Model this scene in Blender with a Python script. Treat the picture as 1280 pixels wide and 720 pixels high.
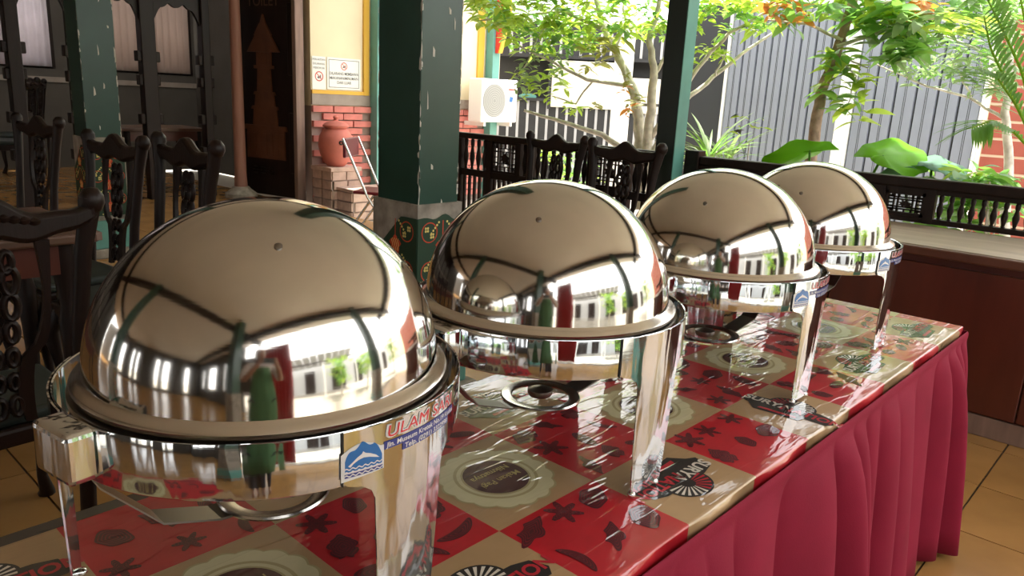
import bpy, bmesh, math, random
from mathutils import Vector, Matrix
PI = math.pi
for o in list(bpy.data.objects): bpy.data.objects.remove(o)
S = bpy.context.scene; COL = S.collection

# ------------------------------------------------------------------ camera, world, sun, exposure
CW = Vector((-0.81032, -0.73670, 1.43318))
CR = ((0.68029073, -0.73130658, 0.04894077), (-0.14654517, -0.20113912, -0.96853888), (0.71814277, 0.65171599, -0.24400253))
FPX = 950.2
cd = bpy.data.cameras.new('camera'); cam = bpy.data.objects.new('camera', cd); COL.objects.link(cam)
cd.sensor_width = 36; cd.lens = FPX / 1280 * 36; cd.clip_start = 0.02; cd.clip_end = 300
m = Matrix(((CR[0][0], -CR[1][0], -CR[2][0], CW.x), (CR[0][1], -CR[1][1], -CR[2][1], CW.y), (CR[0][2], -CR[1][2], -CR[2][2], CW.z), (0, 0, 0, 1)))
cam.matrix_world = m; S.camera = cam
W = bpy.data.worlds.new('world'); S.world = W; W.use_nodes = True
bg = W.node_tree.nodes['Background']; bg.inputs[0].default_value = (1.0, 0.985, 0.96, 1); bg.inputs[1].default_value = 1.7
sl = bpy.data.lights.new('sun', 'SUN'); sl.energy = 6.0; sl.angle = 0.02; sl.color = (1, 0.95, 0.86)
so = bpy.data.objects.new('sun', sl); COL.objects.link(so)
so.rotation_euler = Vector((0.14, 0.2, 1.0)).to_track_quat('Z', 'Y').to_euler()
S.view_settings.view_transform = 'Standard'; S.view_settings.look = 'None'; S.view_settings.gamma = 1
S.view_settings.exposure = 1.25; S.view_settings.use_curve_mapping = False

# ------------------------------------------------------------------ helpers
def ray(x, y):
    a, b = (x - 640) / FPX, (y - 360) / FPX
    return Vector((a * CR[0][i] + b * CR[1][i] + CR[2][i]) for i in range(3))
def at(x, y, D):
    """point at horizontal distance D from where the photographer stands"""
    d = ray(x, y); return CW + d * (D / math.hypot(d.x, d.y))
def proj(p):
    d = Vector(p) - CW; c = [sum(CR[k][i] * d[i] for i in range(3)) for k in range(3)]
    return (640 + FPX * c[0] / c[2], 360 + FPX * c[1] / c[2], c[2])

def rotz(p, a):
    c, s = math.cos(a), math.sin(a); return (p[0] * c - p[1] * s, p[0] * s + p[1] * c, p[2])

class MB:
    def __init__(s): s.v = []; s.f = []; s.mi = []
    def add(s, v, f, mi=0):
        o = len(s.v); s.v += [tuple(p) for p in v]
        for q in f: s.f.append(tuple(i + o for i in q)); s.mi.append(mi)
        return s
    def box(s, c, d, rz=0, mi=0):
        x, y, z = d[0] / 2, d[1] / 2, d[2] / 2
        v = [(sx * x, sy * y, sz * z) for sz in (-1, 1) for sy in (-1, 1) for sx in (-1, 1)]
        if rz: v = [rotz(p, rz) for p in v]
        v = [(p[0] + c[0], p[1] + c[1], p[2] + c[2]) for p in v]
        return s.add(v, [(0, 2, 3, 1), (4, 5, 7, 6), (0, 1, 5, 4), (2, 6, 7, 3), (0, 4, 6, 2), (1, 3, 7, 5)], mi)
    def bb(s, x0, x1, y0, y1, z0, z1, mi=0):
        return s.box(((x0 + x1) / 2, (y0 + y1) / 2, (z0 + z1) / 2), (x1 - x0, y1 - y0, z1 - z0), 0, mi)
    def tube(s, pts, r, n=8, mi=0, sq=1.0):
        pts = [Vector(p) for p in pts]; k = len(pts)
        rs = r if isinstance(r, (list, tuple)) else [r] * k
        v = []; up = None
        for i, p in enumerate(pts):
            t = (pts[min(i + 1, k - 1)] - pts[max(i - 1, 0)]).normalized()
            if up is None:
                up = Vector((0, 0, 1)) if abs(t.z) < .9 else Vector((1, 0, 0))
            a = t.cross(up).normalized(); b = a.cross(t).normalized(); up = b
            for j in range(n):
                th = 2 * PI * j / n; v.append(p + a * (rs[i] * math.cos(th)) + b * (rs[i] * sq * math.sin(th)))
        f = [(i * n + j, i * n + (j + 1) % n, (i + 1) * n + (j + 1) % n, (i + 1) * n + j) for i in range(k - 1) for j in range(n)]
        f += [tuple(reversed(range(n))), tuple(range((k - 1) * n, k * n))]
        return s.add(v, f, mi)
    def lathe(s, prof, n=32, c=(0, 0, 0), mi=0):
        v = []; k = len(prof)
        for r, z in prof:
            for j in range(n): v.append((c[0] + r * math.cos(2 * PI * j / n), c[1] + r * math.sin(2 * PI * j / n), c[2] + z))
        f = [(i * n + j, i * n + (j + 1) % n, (i + 1) * n + (j + 1) % n, (i + 1) * n + j) for i in range(k - 1) for j in range(n)]
        if prof[0] == prof[-1]: return s.add(v, f, mi)
        if prof[0][0] > 1e-4: f.append(tuple(reversed(range(n))))
        if prof[-1][0] > 1e-4: f.append(tuple(range((k - 1) * n, k * n)))
        return s.add(v, f, mi)
    def prism(s, poly, t, fn, mi=0):
        n = len(poly); v = [fn(a, b, 0) for a, b in poly]
        if t == 0: return s.add(v, [tuple(range(n))], mi)
        v += [fn(a, b, t) for a, b in poly]
        return s.add(v, [tuple(reversed(range(n))), tuple(range(n, 2 * n))] + [(i, (i + 1) % n, n + (i + 1) % n, n + i) for i in range(n)], mi)
    def strip(s, A, B, t, fn, mi=0):
        """solid between two polylines of the same length"""
        n = len(A); v = [fn(*p, 0) for p in A] + [fn(*p, 0) for p in B] + [fn(*p, t) for p in A] + [fn(*p, t) for p in B]
        f = []
        for i in range(n - 1):
            f += [(i, i + 1, n + i + 1, n + i), (2 * n + i, 3 * n + i, 3 * n + i + 1, 2 * n + i + 1), (i, 2 * n + i, 2 * n + i + 1, i + 1), (n + i, n + i + 1, 3 * n + i + 1, 3 * n + i)]
        f += [(0, n, 3 * n, 2 * n), (n - 1, 3 * n - 1, 4 * n - 1, 2 * n - 1)]
        return s.add(v, f, mi)
    def mesh(s, name, mats, smooth=None):
        me = bpy.data.meshes.new(name); me.from_pydata(s.v, [], s.f); me.update()
        for mt in (mats if isinstance(mats, (list, tuple)) else [mats]): me.materials.append(mt)
        if any(s.mi): me.polygons.foreach_set('material_index', s.mi)
        bm = bmesh.new(); bm.from_mesh(me); bmesh.ops.recalc_face_normals(bm, faces=bm.faces); bm.to_mesh(me); bm.free()
        if smooth is not None:
            me.shade_smooth(); me.set_sharp_from_angle(angle=math.radians(smooth))
        return me
    def build(s, name, mats, parent=None, smooth=None, bevel=0, segs=2):
        return link(name, s.mesh(name, mats, smooth), parent, bevel, segs)

def link(name, me, parent=None, bevel=0, segs=2):
    o = bpy.data.objects.new(name, me); COL.objects.link(o)
    if parent: o.parent = parent
    if bevel:
        b = o.modifiers.new('bevel', 'BEVEL'); b.width = bevel; b.segments = segs; b.limit_method = 'ANGLE'; b.angle_limit = .6
    return o
def tag(o, label, cat, group=None, kind=None):
    o['label'] = label; o['category'] = cat
    if group: o['group'] = group
    if kind: o['kind'] = kind
    return o
def thing(name, label, cat, loc=(0, 0, 0), rz=0, group=None):
    o = bpy.data.objects.new(name, None); COL.objects.link(o); o.empty_display_size = .05
    o.location = loc; o.rotation_euler = (0, 0, rz); return tag(o, label, cat, group)
def struct(o): o['kind'] = 'structure'; return o
def copy_tree(root, parent=None):
    c = root.copy(); COL.objects.link(c); c.parent = parent
    for ch in list(root.children): copy_tree(ch, c)
    return c

def mat(name, col, rough=.5, metal=0, var=0, scale=8, bump=0, bscale=40, coat=0, coatr=.05, spec=.5, stretch=None, emis=None, trans=None):
    mt = bpy.data.materials.new(name); mt.use_nodes = True; nt = mt.node_tree; N = nt.nodes; L = nt.links
    p = N['Principled BSDF']; p.inputs['Base Color'].default_value = (*col, 1); p.inputs['Roughness'].default_value = rough
    p.inputs['Metallic'].default_value = metal; p.inputs['Specular IOR Level'].default_value = spec
    p.inputs['Coat Weight'].default_value = coat; p.inputs['Coat Roughness'].default_value = coatr
    if var or bump:
        tc = N.new('ShaderNodeTexCoord'); mp = N.new('ShaderNodeMapping'); L.new(tc.outputs['Object'], mp.inputs[0])
        if stretch: mp.inputs['Scale'].default_value = stretch
    if var:
        nz = N.new('ShaderNodeTexNoise'); nz.inputs['Scale'].default_value = scale; nz.inputs['Detail'].default_value = 6; L.new(mp.outputs[0], nz.inputs[0])
        cr = N.new('ShaderNodeValToRGB'); L.new(nz.outputs['Fac'], cr.inputs[0])
        cr.color_ramp.elements[0].position = .3; cr.color_ramp.elements[1].position = .7
        cr.color_ramp.elements[0].color = (*[max(0, c * (1 - var)) for c in col], 1); cr.color_ramp.elements[1].color = (*[min(1, c * (1 + var)) for c in col], 1)
        L.new(cr.outputs[0], p.inputs['Base Color'])
    if bump:
        nb = N.new('ShaderNodeTexNoise'); nb.inputs['Scale'].default_value = bscale; nb.inputs['Detail'].default_value = 4; L.new(mp.outputs[0], nb.inputs[0])
        b = N.new('ShaderNodeBump'); b.inputs['Strength'].default_value = bump; b.inputs['Distance'].default_value = .01
        L.new(nb.outputs['Fac'], b.inputs['Height']); L.new(b.outputs[0], p.inputs['Normal'])
    if trans:
        t = N.new('ShaderNodeBsdfTranslucent'); t.inputs[0].default_value = (*trans, 1); mx = N.new('ShaderNodeMixShader'); mx.inputs[0].default_value = .45
        L.new(p.outputs[0], mx.inputs[1]); L.new(t.outputs[0], mx.inputs[2]); L.new(mx.outputs[0], N['Material Output'].inputs[0])
    return mt

def laminated(name, col, var=.12):
    """print under clear plastic film: glossy coat with creases, in world coordinates so every print shares the same film"""
    mt = mat(name, col, .6, var=0); nt = mt.node_tree; N = nt.nodes; L = nt.links; p = N['Principled BSDF']
    g = N.new('ShaderNodeNewGeometry')
    p.inputs['Coat Weight'].default_value = 1; p.inputs['Coat Roughness'].default_value = .05; p.inputs['Coat IOR'].default_value = 1.7
    mp = N.new('ShaderNodeMapping'); mp.inputs['Rotation'].default_value = (0, 0, -.5); mp.inputs['Scale'].default_value = (9, 34, 9); L.new(g.outputs['Position'], mp.inputs[0])
    n1 = N.new('ShaderNodeTexNoise'); n1.inputs['Scale'].default_value = 1; n1.inputs['Detail'].default_value = 3; L.new(mp.outputs[0], n1.inputs[0])
    m2 = N.new('ShaderNodeMapping'); m2.inputs['Rotation'].default_value = (0, 0, -.35); m2.inputs['Scale'].default_value = (3, 16, 5); L.new(g.outputs['Position'], m2.inputs[0])
    n2 = N.new('ShaderNodeTexNoise'); n2.inputs['Scale'].default_value = 1; n2.inputs['Detail'].default_value = 2; L.new(m2.outputs[0], n2.inputs[0])
    r2 = N.new('ShaderNodeMath'); r2.operation = 'SUBTRACT'; L.new(n2.outputs['Fac'], r2.inputs[0]); r2.inputs[1].default_value = .5
    a2 = N.new('ShaderNodeMath'); a2.operation = 'ABSOLUTE'; L.new(r2.outputs[0], a2.inputs[0])
    k2 = N.new('ShaderNodeMath'); k2.operation = 'LESS_THAN'; k2.inputs[1].default_value = .02
    sm = N.new('ShaderNodeMapRange'); sm.inputs[1].default_value = 0; sm.inputs[2].default_value = .03; sm.inputs[3].default_value = .6; sm.inputs[4].default_value = 0; L.new(a2.outputs[0], sm.inputs[0])
    ad = N.new('ShaderNodeMath'); ad.operation = 'ADD'; L.new(n1.outputs['Fac'], ad.inputs[0]); L.new(sm.outputs[0], ad.inputs[1])
    b = N.new('ShaderNodeBump'); b.inputs['Strength'].default_value = .24; b.inputs['Distance'].default_value = .004
    L.new(ad.outputs[0], b.inputs['Height']); L.new(b.outputs[0], p.inputs['Coat Normal'])
    if var:
        nz = N.new('ShaderNodeTexNoise'); nz.inputs['Scale'].default_value = 14; nz.inputs['Detail'].default_value = 3; L.new(g.outputs['Position'], nz.inputs[0])
        cr = N.new('ShaderNodeValToRGB'); L.new(nz.outputs['Fac'], cr.inputs[0]); cr.color_ramp.elements[0].position = .3; cr.color_ramp.elements[1].position = .7
        cr.color_ramp.elements[0].color = (*[c * (1 - var) for c in col], 1); cr.color_ramp.elements[1].color = (*[min(1, c * (1 + var)) for c in col], 1)
        L.new(cr.outputs[0], p.inputs['Base Color'])
    return mt

def steel(name, col, rough, brush, wavy=0):
    mt = mat(name, col, rough, 1); nt = mt.node_tree; N = nt.nodes; L = nt.links; p = N['Principled BSDF']
    tc = N.new('ShaderNodeTexCoord'); mp = N.new('ShaderNodeMapping'); mp.inputs['Scale'].default_value = (3, 3, 160); L.new(tc.outputs['Object'], mp.inputs[0])
    n = N.new('ShaderNodeTexNoise'); n.inputs['Scale'].default_value = 2; n.inputs['Detail'].default_value = 5; L.new(mp.outputs[0], n.inputs[0])
    n2 = N.new('ShaderNodeTexNoise'); n2.inputs['Scale'].default_value = 7; n2.inputs['Detail'].default_value = 6; L.new(tc.outputs['Object'], n2.inputs[0])
    mr = N.new('ShaderNodeMapRange'); mr.inputs[3].default_value = rough * .6; mr.inputs[4].default_value = rough * 1.5; L.new(n2.outputs['Fac'], mr.inputs[0]); L.new(mr.outputs[0], p.inputs['Roughness'])
    b = N.new('ShaderNodeBump'); b.inputs['Strength'].default_value = brush; b.inputs['Distance'].default_value = .001
    L.new(n.outputs['Fac'], b.inputs['Height']); L.new(b.outputs[0], p.inputs['Normal'])
    if wavy:
        m3 = N.new('ShaderNodeMapping'); m3.inputs['Scale'].default_value = (26, 26, 5); L.new(tc.outputs['Object'], m3.inputs[0])
        n3 = N.new('ShaderNodeTexNoise'); n3.inputs['Scale'].default_value = 1; n3.inputs['Detail'].default_value = 2; L.new(m3.outputs[0], n3.inputs[0])
        b3 = N.new('ShaderNodeBump'); b3.inputs['Strength'].default_value = wavy; b3.inputs['Distance'].default_value = .006; L.new(n3.outputs['Fac'], b3.inputs['Height']); L.new(b3.outputs[0], b.inputs['Normal'])
    return mt

M = {}
M['steel'] = steel('lid_steel', (.72, .70, .67), .08, .03)
M['steel2'] = steel('frame_steel', (.72, .755, .79), .07, .04, .35)
M['satin'] = steel('satin_steel', (.75, .72, .68), .22, .05)
M['pan'] = mat('pan_steel', (.16, .14, .12), .35, .9)
M['darkplate'] = mat('burner_steel', (.22, .2, .18), .3, .9)
M['rubber'] = mat('black_rubber', (.015, .015, .015), .6)
M['red'] = laminated('cloth_red', (.48, .001, .012)); M['tan'] = laminated('cloth_tan', (.42, .265, .13), .06)
M['veg'] = laminated('print_dark_red', (.085, .004, .012), .3); M['plateprint'] = laminated('print_plate_cream', (.6, .55, .33), .06)
M['plateedge'] = laminated('print_plate_shade', (.4, .34, .17), .05); M['maroon'] = laminated('print_maroon', (.055, .008, .01), .1)
M['gold'] = laminated('print_gold', (.5, .42, .16), 0); M['pblack'] = laminated('print_black', (.012, .01, .01), 0); M['pwhite'] = laminated('print_white', (.75, .7, .62), 0)
M['pred'] = laminated('print_red', (.5, .012, .03), 0)
M['skirt'] = mat('wine_fabric', (.235, .011, .036), .8, spec=.2, var=.1, scale=6, bump=.08, bscale=300)
M['tile'] = mat('tan_tile', (.38, .205, .07), .22, var=.14, scale=3.5, spec=.5)
M['grout'] = mat('grout', (.07, .05, .035), .9)
M['wood'] = mat('dark_wood', (.013, .006, .0045), .42, var=.35, scale=4, spec=.28, stretch=(3, 3, .5), bump=.1)
M['wood2'] = mat('red_wood', (.09, .02, .011), .35, var=.22, scale=3, stretch=(.6, 3, .6))
M['wood3'] = mat('brown_wood', (.10, .05, .03), .4, var=.3, scale=4, stretch=(.5, 4, 4))
M['ledge'] = mat('ledge_grey_wood', (.36, .29, .22), .5, var=.2, scale=3, stretch=(4, .6, 1))
M['ledge_edge'] = mat('ledge_nosing', (.1, .035, .02), .4, var=.3, scale=5)
M['postred'] = mat('pinkish_wood', (.3, .14, .1), .55, var=.15, scale=4, stretch=(4, 4, .4))
M['leafwood'] = mat('door_edge_wood', (.22, .14, .11), .6, var=.25, scale=5, stretch=(4, 4, .5))
M['carve'] = mat('carved_relief_wood', (.11, .04, .018), .45, var=.3, scale=6)
M['green'] = mat('green_paint', (.017, .058, .042), .3, var=.12, scale=5, bump=.04, bscale=25)
M['teal'] = mat('teal_paint', (.12, .33, .29), .45, var=.1, scale=5)
M['chip'] = mat('chipped_plaster', (.62, .6, .54), .9, var=.15, scale=20)
M['plaster'] = mat('bare_plaster', (.3, .27, .23), .95, var=.35, scale=14)
M['batik'] = mat('batik_cloth', (.012, .045, .022), .7)
M['b_red'] = mat('batik_red', (.55, .06, .02), .7); M['b_yel'] = mat('batik_yellow', (.72, .62, .2), .7); M['b_blk'] = mat('batik_black', (.01, .01, .008), .7)
M['cream'] = mat('cream_wall', (.82, .72, .5), .9, var=.05, scale=2)
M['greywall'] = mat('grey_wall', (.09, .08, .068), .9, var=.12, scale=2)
M['band'] = mat('cement_band', (.33, .28, .24), .95, var=.15, scale=6)
M['yellow'] = mat('yellow_trim', (.72, .42, .05), .5); M['redtrim'] = mat('red_trim', (.6, .035, .02), .5)
M['brick'] = mat('red_brick', (.6, .2, .17), .85, var=.2, scale=6, bump=.2, bscale=30); M['mortar'] = mat('mortar', (.36, .28, .25), .95)
M['palebrick'] = mat('weathered_brick', (.52, .37, .31), .9, var=.25, scale=6, bump=.2, bscale=30)
M['clay'] = mat('red_clay', (.58, .17, .13), .7, var=.15, scale=5, bump=.08, bscale=20)
M['paper'] = mat('sign_paper', (.86, .86, .83), .6); M['ink'] = mat('grey_ink', (.16, .17, .17), .7); M['inkred'] = mat('red_ink', (.6, .05, .03), .7)
M['chrome'] = mat('chrome', (.85, .85, .85), .15, 1); M['seatred'] = mat('red_vinyl', (.2, .008, .02), .35)
M['acwhite'] = mat('ac_white', (.85, .84, .8), .5); M['acgrey'] = mat('ac_grille', (.42, .42, .4), .6)
M['blackslat'] = mat('black_board', (.02, .02, .022), .5, var=.2); M['paleslat'] = mat('pale_batten', (.4, .4, .41), .6); M['board'] = mat('pale_board', (.72, .66, .55), .7, var=.05)
M['whitepaint'] = mat('white_paint', (.9, .9, .88), .5); M['gate'] = mat('gate_grey', (.25, .27, .335), .45, var=.05, scale=3); M['gatedark'] = mat('gate_groove', (.035, .038, .045), .5)
M['siding'] = mat('red_siding', (.36, .085, .06), .7, var=.12, scale=4); M['joint'] = mat('pale_joint', (.7, .55, .42), .9)
M['bark'] = mat('pale_bark', (.62, .58, .52), .9, var=.3, scale=14, bump=.3, bscale=40)
M['bark2'] = mat('brown_bark', (.36, .26, .2), .9, var=.3, scale=20, bump=.4, bscale=30)
M['leafA'] = mat('leaf_lime', (.35, .5, .06), .45, var=.25, scale=2, trans=(.5, .7, .08)); M['leafB'] = mat('leaf_green', (.14, .33, .07), .4, var=.25, scale=2, trans=(.25, .5, .08))
M['leafC'] = mat('leaf_greygreen', (.22, .32, .16), .45, var=.25, scale=2, trans=(.3, .45, .16)); M['leafD'] = mat('leaf_olive', (.22, .23, .06), .45, var=.25, trans=(.35, .35, .06))
M['leafO'] = mat('leaf_orange', (.6, .22, .04), .5, trans=(.7, .3, .05)); M['taro'] = mat('taro_leaf', (.2, .5, .02), .4, var=.1, scale=5, trans=(.35, .75, .02)); M['taro2'] = mat('blue_green_leaf', (.22, .42, .3), .45, trans=(.2, .4, .25))
M['leafV'] = mat('leaf_dark', (.035, .05, .03), .4); M['ground'] = mat('pale_ground', (.36, .33, .28), .95, var=.15, scale=.8)
M['ceil'] = mat('beige_ceiling', (.82, .77, .7), .85, var=.06, scale=.7); M['curtain'] = mat('pale_curtain', (.62, .58, .6), .9, var=.08, trans=(.7, .66, .7)); M['curtainp'] = mat('pink_grey_curtain', (.5, .42, .38), .9, trans=(.5, .42, .38))
M['cushion'] = mat('dark_green_seat', (.02, .032, .028), .5)

FONT_CACHE = {}
def text_geo(txt, size, align='CENTER', bold=0.0, res=3, shear=0):
    cu = bpy.data.curves.new('t', 'FONT'); cu.body = txt; cu.size = size; cu.align_x = align; cu.align_y = 'CENTER'; cu.offset = bold * size; cu.resolution_u = res; cu.shear = shear
    o = bpy.data.objects.new('t', cu); COL.objects.link(o); dg = bpy.context.evaluated_depsgraph_get(); me = bpy.data.meshes.new_from_object(o.evaluated_get(dg))
    v = [tuple(p.co) for p in me.vertices]; f = [tuple(p.vertices) for p in me.polygons]
    bpy.data.objects.remove(o); bpy.data.curves.remove(cu); bpy.data.meshes.remove(me); return v, f
def add_text(mb, txt, size, fn, **k):
    mi = k.pop('mi', 0); v, f = text_geo(txt, size, **k); return mb.add([fn(p[0], p[1], 0) for p in v], f, mi)
rnd = random.Random(7)
def circ(cx, cy, r, n=24, ry=None): return [(cx + r * math.cos(2 * PI * i / n), cy + (ry or r) * math.sin(2 * PI * i / n)) for i in range(n)]
def ringfaces(mb, o, i, fn, t=0, mi=0):
    n = len(o); v = [fn(*p, t) for p in o] + [fn(*p, t) for p in i]
    return mb.add(v, [(k, (k + 1) % n, n + (k + 1) % n, n + k) for k in range(n)], mi)

# ------------------------------------------------------------------ floor, ground, ceiling
fl = struct(MB().bb(-9.2, 4.35, -3.0, 13.2, -.15, -.007).build('floor', M['grout']))
fl['label'] = 'tan tiled pavilion floor'
TX, TY, X0, Y0 = .447, .424, 2.57, -.275
tm = MB().box((0, 0, -.004), (TX - .007, TY - .007, .008)).mesh('tile', M['tile'])
cand = []
for i in range(-26, 4):
    for j in range(-6, 31):
        cx, cy = X0 + (i + .5) * TX, Y0 + (j + .5) * TY
        if cx > 4.15 or cx < -8.9 or cy > 13: continue
        q = proj((cx, cy, 0)); vis = q[2] > .3 and -80 < q[0] < 1360 and 60 < q[1] < 800
        cand.append((0 if vis else 1, (Vector((cx, cy, 0)) - CW).length, cx, cy))
cand.sort(); rest = MB()
for k, (nv, d, cx, cy) in enumerate(cand):
    if k < 290 and not nv:
        o = link('floor_tile', tm, fl); o.location = (cx, cy, 0)
    else: rest.box((cx, cy, -.004), (TX - .007, TY - .007, .008))
rest.build('floor_tiles', M['tile'], fl)['kind'] = 'stuff'
g = struct(MB().bb(-60, 60, -60, 60, -.3, -.152).build('ground', M['ground'])); g['label'] = 'pale ground of the garden around the pavilion'
struct(MB().bb(-9.2, 4.95, -2.9, 9.2, 3.3, 3.42).build('ceiling', M['ceil']))
k = 1
for (x0, x1, y0, y1) in ((-9, 4.9, -2.3, -2.14), (-9, 4.9, 5.85, 6.0), (-2.56, -2.42, -2.9, 9), (3.8, 3.95, -2.9, 9)):
    struct(MB().bb(x0, x1, y0, y1, 3.08, 3.3).build('trim_%d' % k, M['wood'])); k += 1

# ------------------------------------------------------------------ pillars
def chips(mb, x, y, z0, z1, n, w, fn):
    for i in range(n):
        z = rnd.uniform(z0, z1); h = rnd.uniform(.01, .05); ww = rnd.uniform(.3, 1) * w
        poly = [(-ww * rnd.uniform(.3, 1), z + h * rnd.uniform(-1, -.5)), (ww * rnd.uniform(.2, 1), z - h * .6), (ww * rnd.uniform(.2, 1), z + h * .4), (-ww * rnd.uniform(.2, 1), z + h)]
        mb.prism(poly, 0, fn)
def pillar(x, y, ax, ay, label, zb, wrap=True, base=True):
    """corner (x,y) is the one nearest the table; faces run along +x and +y"""
    r = thing('green_pillar', label, 'pillar', (x, y, 0))
    MB().bb(0, ax, 0, ay, zb, 3.3).build('shaft', M['green'], r, bevel=.004)
    c = MB()
    chips(c, 0, 0, zb, 2.8, 26, .012, lambda a, z, w: (max(a, -.001), -.0015, z)); chips(c, 0, 0, zb, 2.8, 14, .012, lambda a, z, w: (-.0015, max(a, -.001), z))
    chips(c, 0, 0, zb, 2.8, 26, .014, lambda a, z, w: (min(ax + a, ax), -.0015, z)); chips(c, 0, 0, zb, 2.8, 12, .014, lambda a, z, w: (-.0015, min(ay + a, ay), z))
    for i in range(10): chips(c, 0, 0, zb, 2.6, 1, .012, (lambda u: lambda a, z, w: (u + a, -.0015, z))(rnd.uniform(.03, ax - .03)))
    c.build('paint_chip', M['chip'], r)
    MB().bb(-.015, ax + .015, -.015, ay + .015, .30, zb + .02).build('plaster_core', M['plaster'], r)
    if wrap:
        w = .022; zt = zb - .02
        # sheet with ragged upper edge, wrapped on the two visible faces
        cl = MB()
        N_ = 14
        for face in (0, 1):
            L_ = ax if face == 0 else ay
            fn = (lambda a, z, t: (a, -w - t, z)) if face == 0 else (lambda a, z, t: (-w - t, a, z))
            A = [(L_ * 1.08 * i / N_ - .022, .34) for i in range(N_ + 1)]
            if face == 0: B = [(L_ * 1.08 * i / N_ - .022, zt - .02 + .02 * math.sin(i * .9) * (i / N_)) for i in range(N_ + 1)]
            else: B = [(L_ * 1.08 * i / N_ - .022, zt - .02 - .24 * max(0, (i / N_ - .35)) * 1.3) for i in range(N_ + 1)]
            cl.strip(A, B, .004, fn)
        bt = cl.build('batik_wrap', M['batik'], r)
        rr, yy, bb = MB(), MB(), MB()
        for face in (0, 1):
            L_ = ax if face == 0 else ay
            f1 = (lambda a, z, t: (a, -w - .0055 - t, z)) if face == 0 else (lambda a, z, t: (-w - .0055 - t, a, z))
            top = (lambda a: zt - .03) if face == 0 else (lambda a: zt - .04 - .3 * max(0, a / L_ - .35))
            def ok(a, z): return -.015 < a < L_ + .01 and .35 < z < top(a)
            for zc in (zt - .085, zt - .265, zt - .445):
                for cx in (.045, .205):
                    if ok(cx, zc + .04): ringfaces(rr, circ(cx, zc, .047), circ(cx, zc, .042), f1)
                    for ox, oz in ((-.016, .014), (.016, -.016)):
                        for da in range(4):
                            q_ = (cx + ox + .009 * math.cos(da * PI / 2 + .8), zc + oz + .009 * math.sin(da * PI / 2 + .8))
                            if ok(*q_): yy.prism(circ(*q_, .0062, 8), 0, f1)
                fx = .125; n = 30; fz = zc - .07
                if ok(fx, fz + .05):
                    rr.prism([(fx + (.036 + .006 * math.sin(5 * t) + .003 * math.sin(11 * t)) * math.cos(t), fz + (.04 + .006 * math.sin(5 * t)) * math.sin(t)) for t in [2 * PI * q / n for q in range(n)]], 0, f1)
                    for q in range(4): yy.tube([f1(fx - .022 + .014 * q + .004 * math.sin(s_ * 2), fz - .026 + .055 * s_ / 5, .0008) for s_ in range(6)], .0014, 4)
                    rr.prism([(fx - .0025, fz + .04), (fx + .0025, fz + .04), (fx + .0025, fz + .12), (fx - .0025, fz + .12)], 0, f1)
                for q in range(6):
                    for sgn in (-1, 1):
                        for (px, pz) in ((fx + sgn * (.014 + .011 * q), fz + .125 - .012 * q), (fx + sgn * (.05 + .011 * q), fz - .04 - .012 * q)):
                            if ok(px, pz): yy.prism(circ(px, pz, .0058, 8), 0, f1)
        rr.build('batik_red_print', M['b_red'], bt); yy.build('batik_yellow_print', M['b_yel'], bt)
    if base:
        MB().bb(-.05, ax + .05, -.05, ay + .05, .07, .30).build('pedestal', M['teal'], r, bevel=.012)
        MB().bb(-.09, ax + .09, -.09, ay + .09, 0, .075).build('plinth', M['plaster'], r, bevel=.01)
    return r
pillar(1.371, 1.825, .235, .29, 'dark green square pillar with batik wrap behind the chafing dishes', .93)
pillar(1.371, 5.809, .26, .26, 'dark green square pillar with chipped white edges among the dining chairs', .94)
pillar(-2.62, 1.825, .26, .26, 'green pillar mirrored at the side of the steel lids, near the bare open end', .93)
pillar(-2.3, -1.5, .24, .24, 'green pillar standing behind the photographer, mirrored in the steel lids', .93, wrap=False)
pillar(1.371, -2.32, .26, .26, 'green pillar on the courtyard edge beyond the wine red skirt', .93, wrap=False)
# slim post by the railing
r = thing('slim_post', 'slim dark green post rising at the railing between the two railing runs', 'post', (3.7, 1.965, 0))
MB().bb(0, .13, 0, .145, 0, 3.3).build('shaft', mat('shaded_green_paint', (.006, .016, .012), .35), r, bevel=.005); MB().bb(-.02, .15, -.02, .165, 0, .3).build('base', M['wood'], r, bevel=.006)  # shade on the post's inward face is put into this darker green
MB().bb(.0, .13, -.006, -.001, .3, 3.3).build('pale_side', M['teal'], r)

# ------------------------------------------------------------------ buffet table
ZT = .75; CU, CV = .25, .2568; XA, XB, YF, YL = -1.02, 2.065, -.198, .47
tb = thing('buffet_table', 'long black topped buffet table hidden under the checkered cloth', 'table', (.5, .15, 0))
MB().bb(XA - .5, XB - .5, YF + .004 - .15, YL + .035 - .15, ZT - .03, ZT).build('table_top', M['pblack'], tb, bevel=.003)
for sx in (XA + .08, XB - .08):
    for sy in (YF + .08, YL - .08): MB().tube([(sx - .5, sy - .15, 0), (sx - .5, sy - .15, ZT - .03)], .018, 10).build('table_leg', M['chrome'], tb, smooth=40)
cloth = MB(); s_fold = -YF
def cmap(x, s):
    if s <= s_fold: return (x, -s, ZT + .002)
    q = s - s_fold; rr_ = .006
    if q < rr_ * PI / 2: a = q / rr_; return (x, -s_fold - rr_ * math.sin(a), ZT + .002 - rr_ * (1 - math.cos(a)))
    return (x, -s_fold - rr_ - .004 * math.sin(x * 23), ZT + .002 - rr_ - (q - rr_ * PI / 2))
ss = sorted(set([-YL] + [j * CV for j in range(-1, 1)] + [s_fold, s_fold + .003, s_fold + .0065, s_fold + .0095, s_fold + .03, s_fold + .052]))
xs = []
i0 = int(math.floor(XA / CU))
x = XA
while x < XB - 1e-6:
    xs.append(x); x = min(XB, min(x + CU / 4, (math.floor(x / CU + 1e-6) + 1) * CU))
xs.append(XB)
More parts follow.
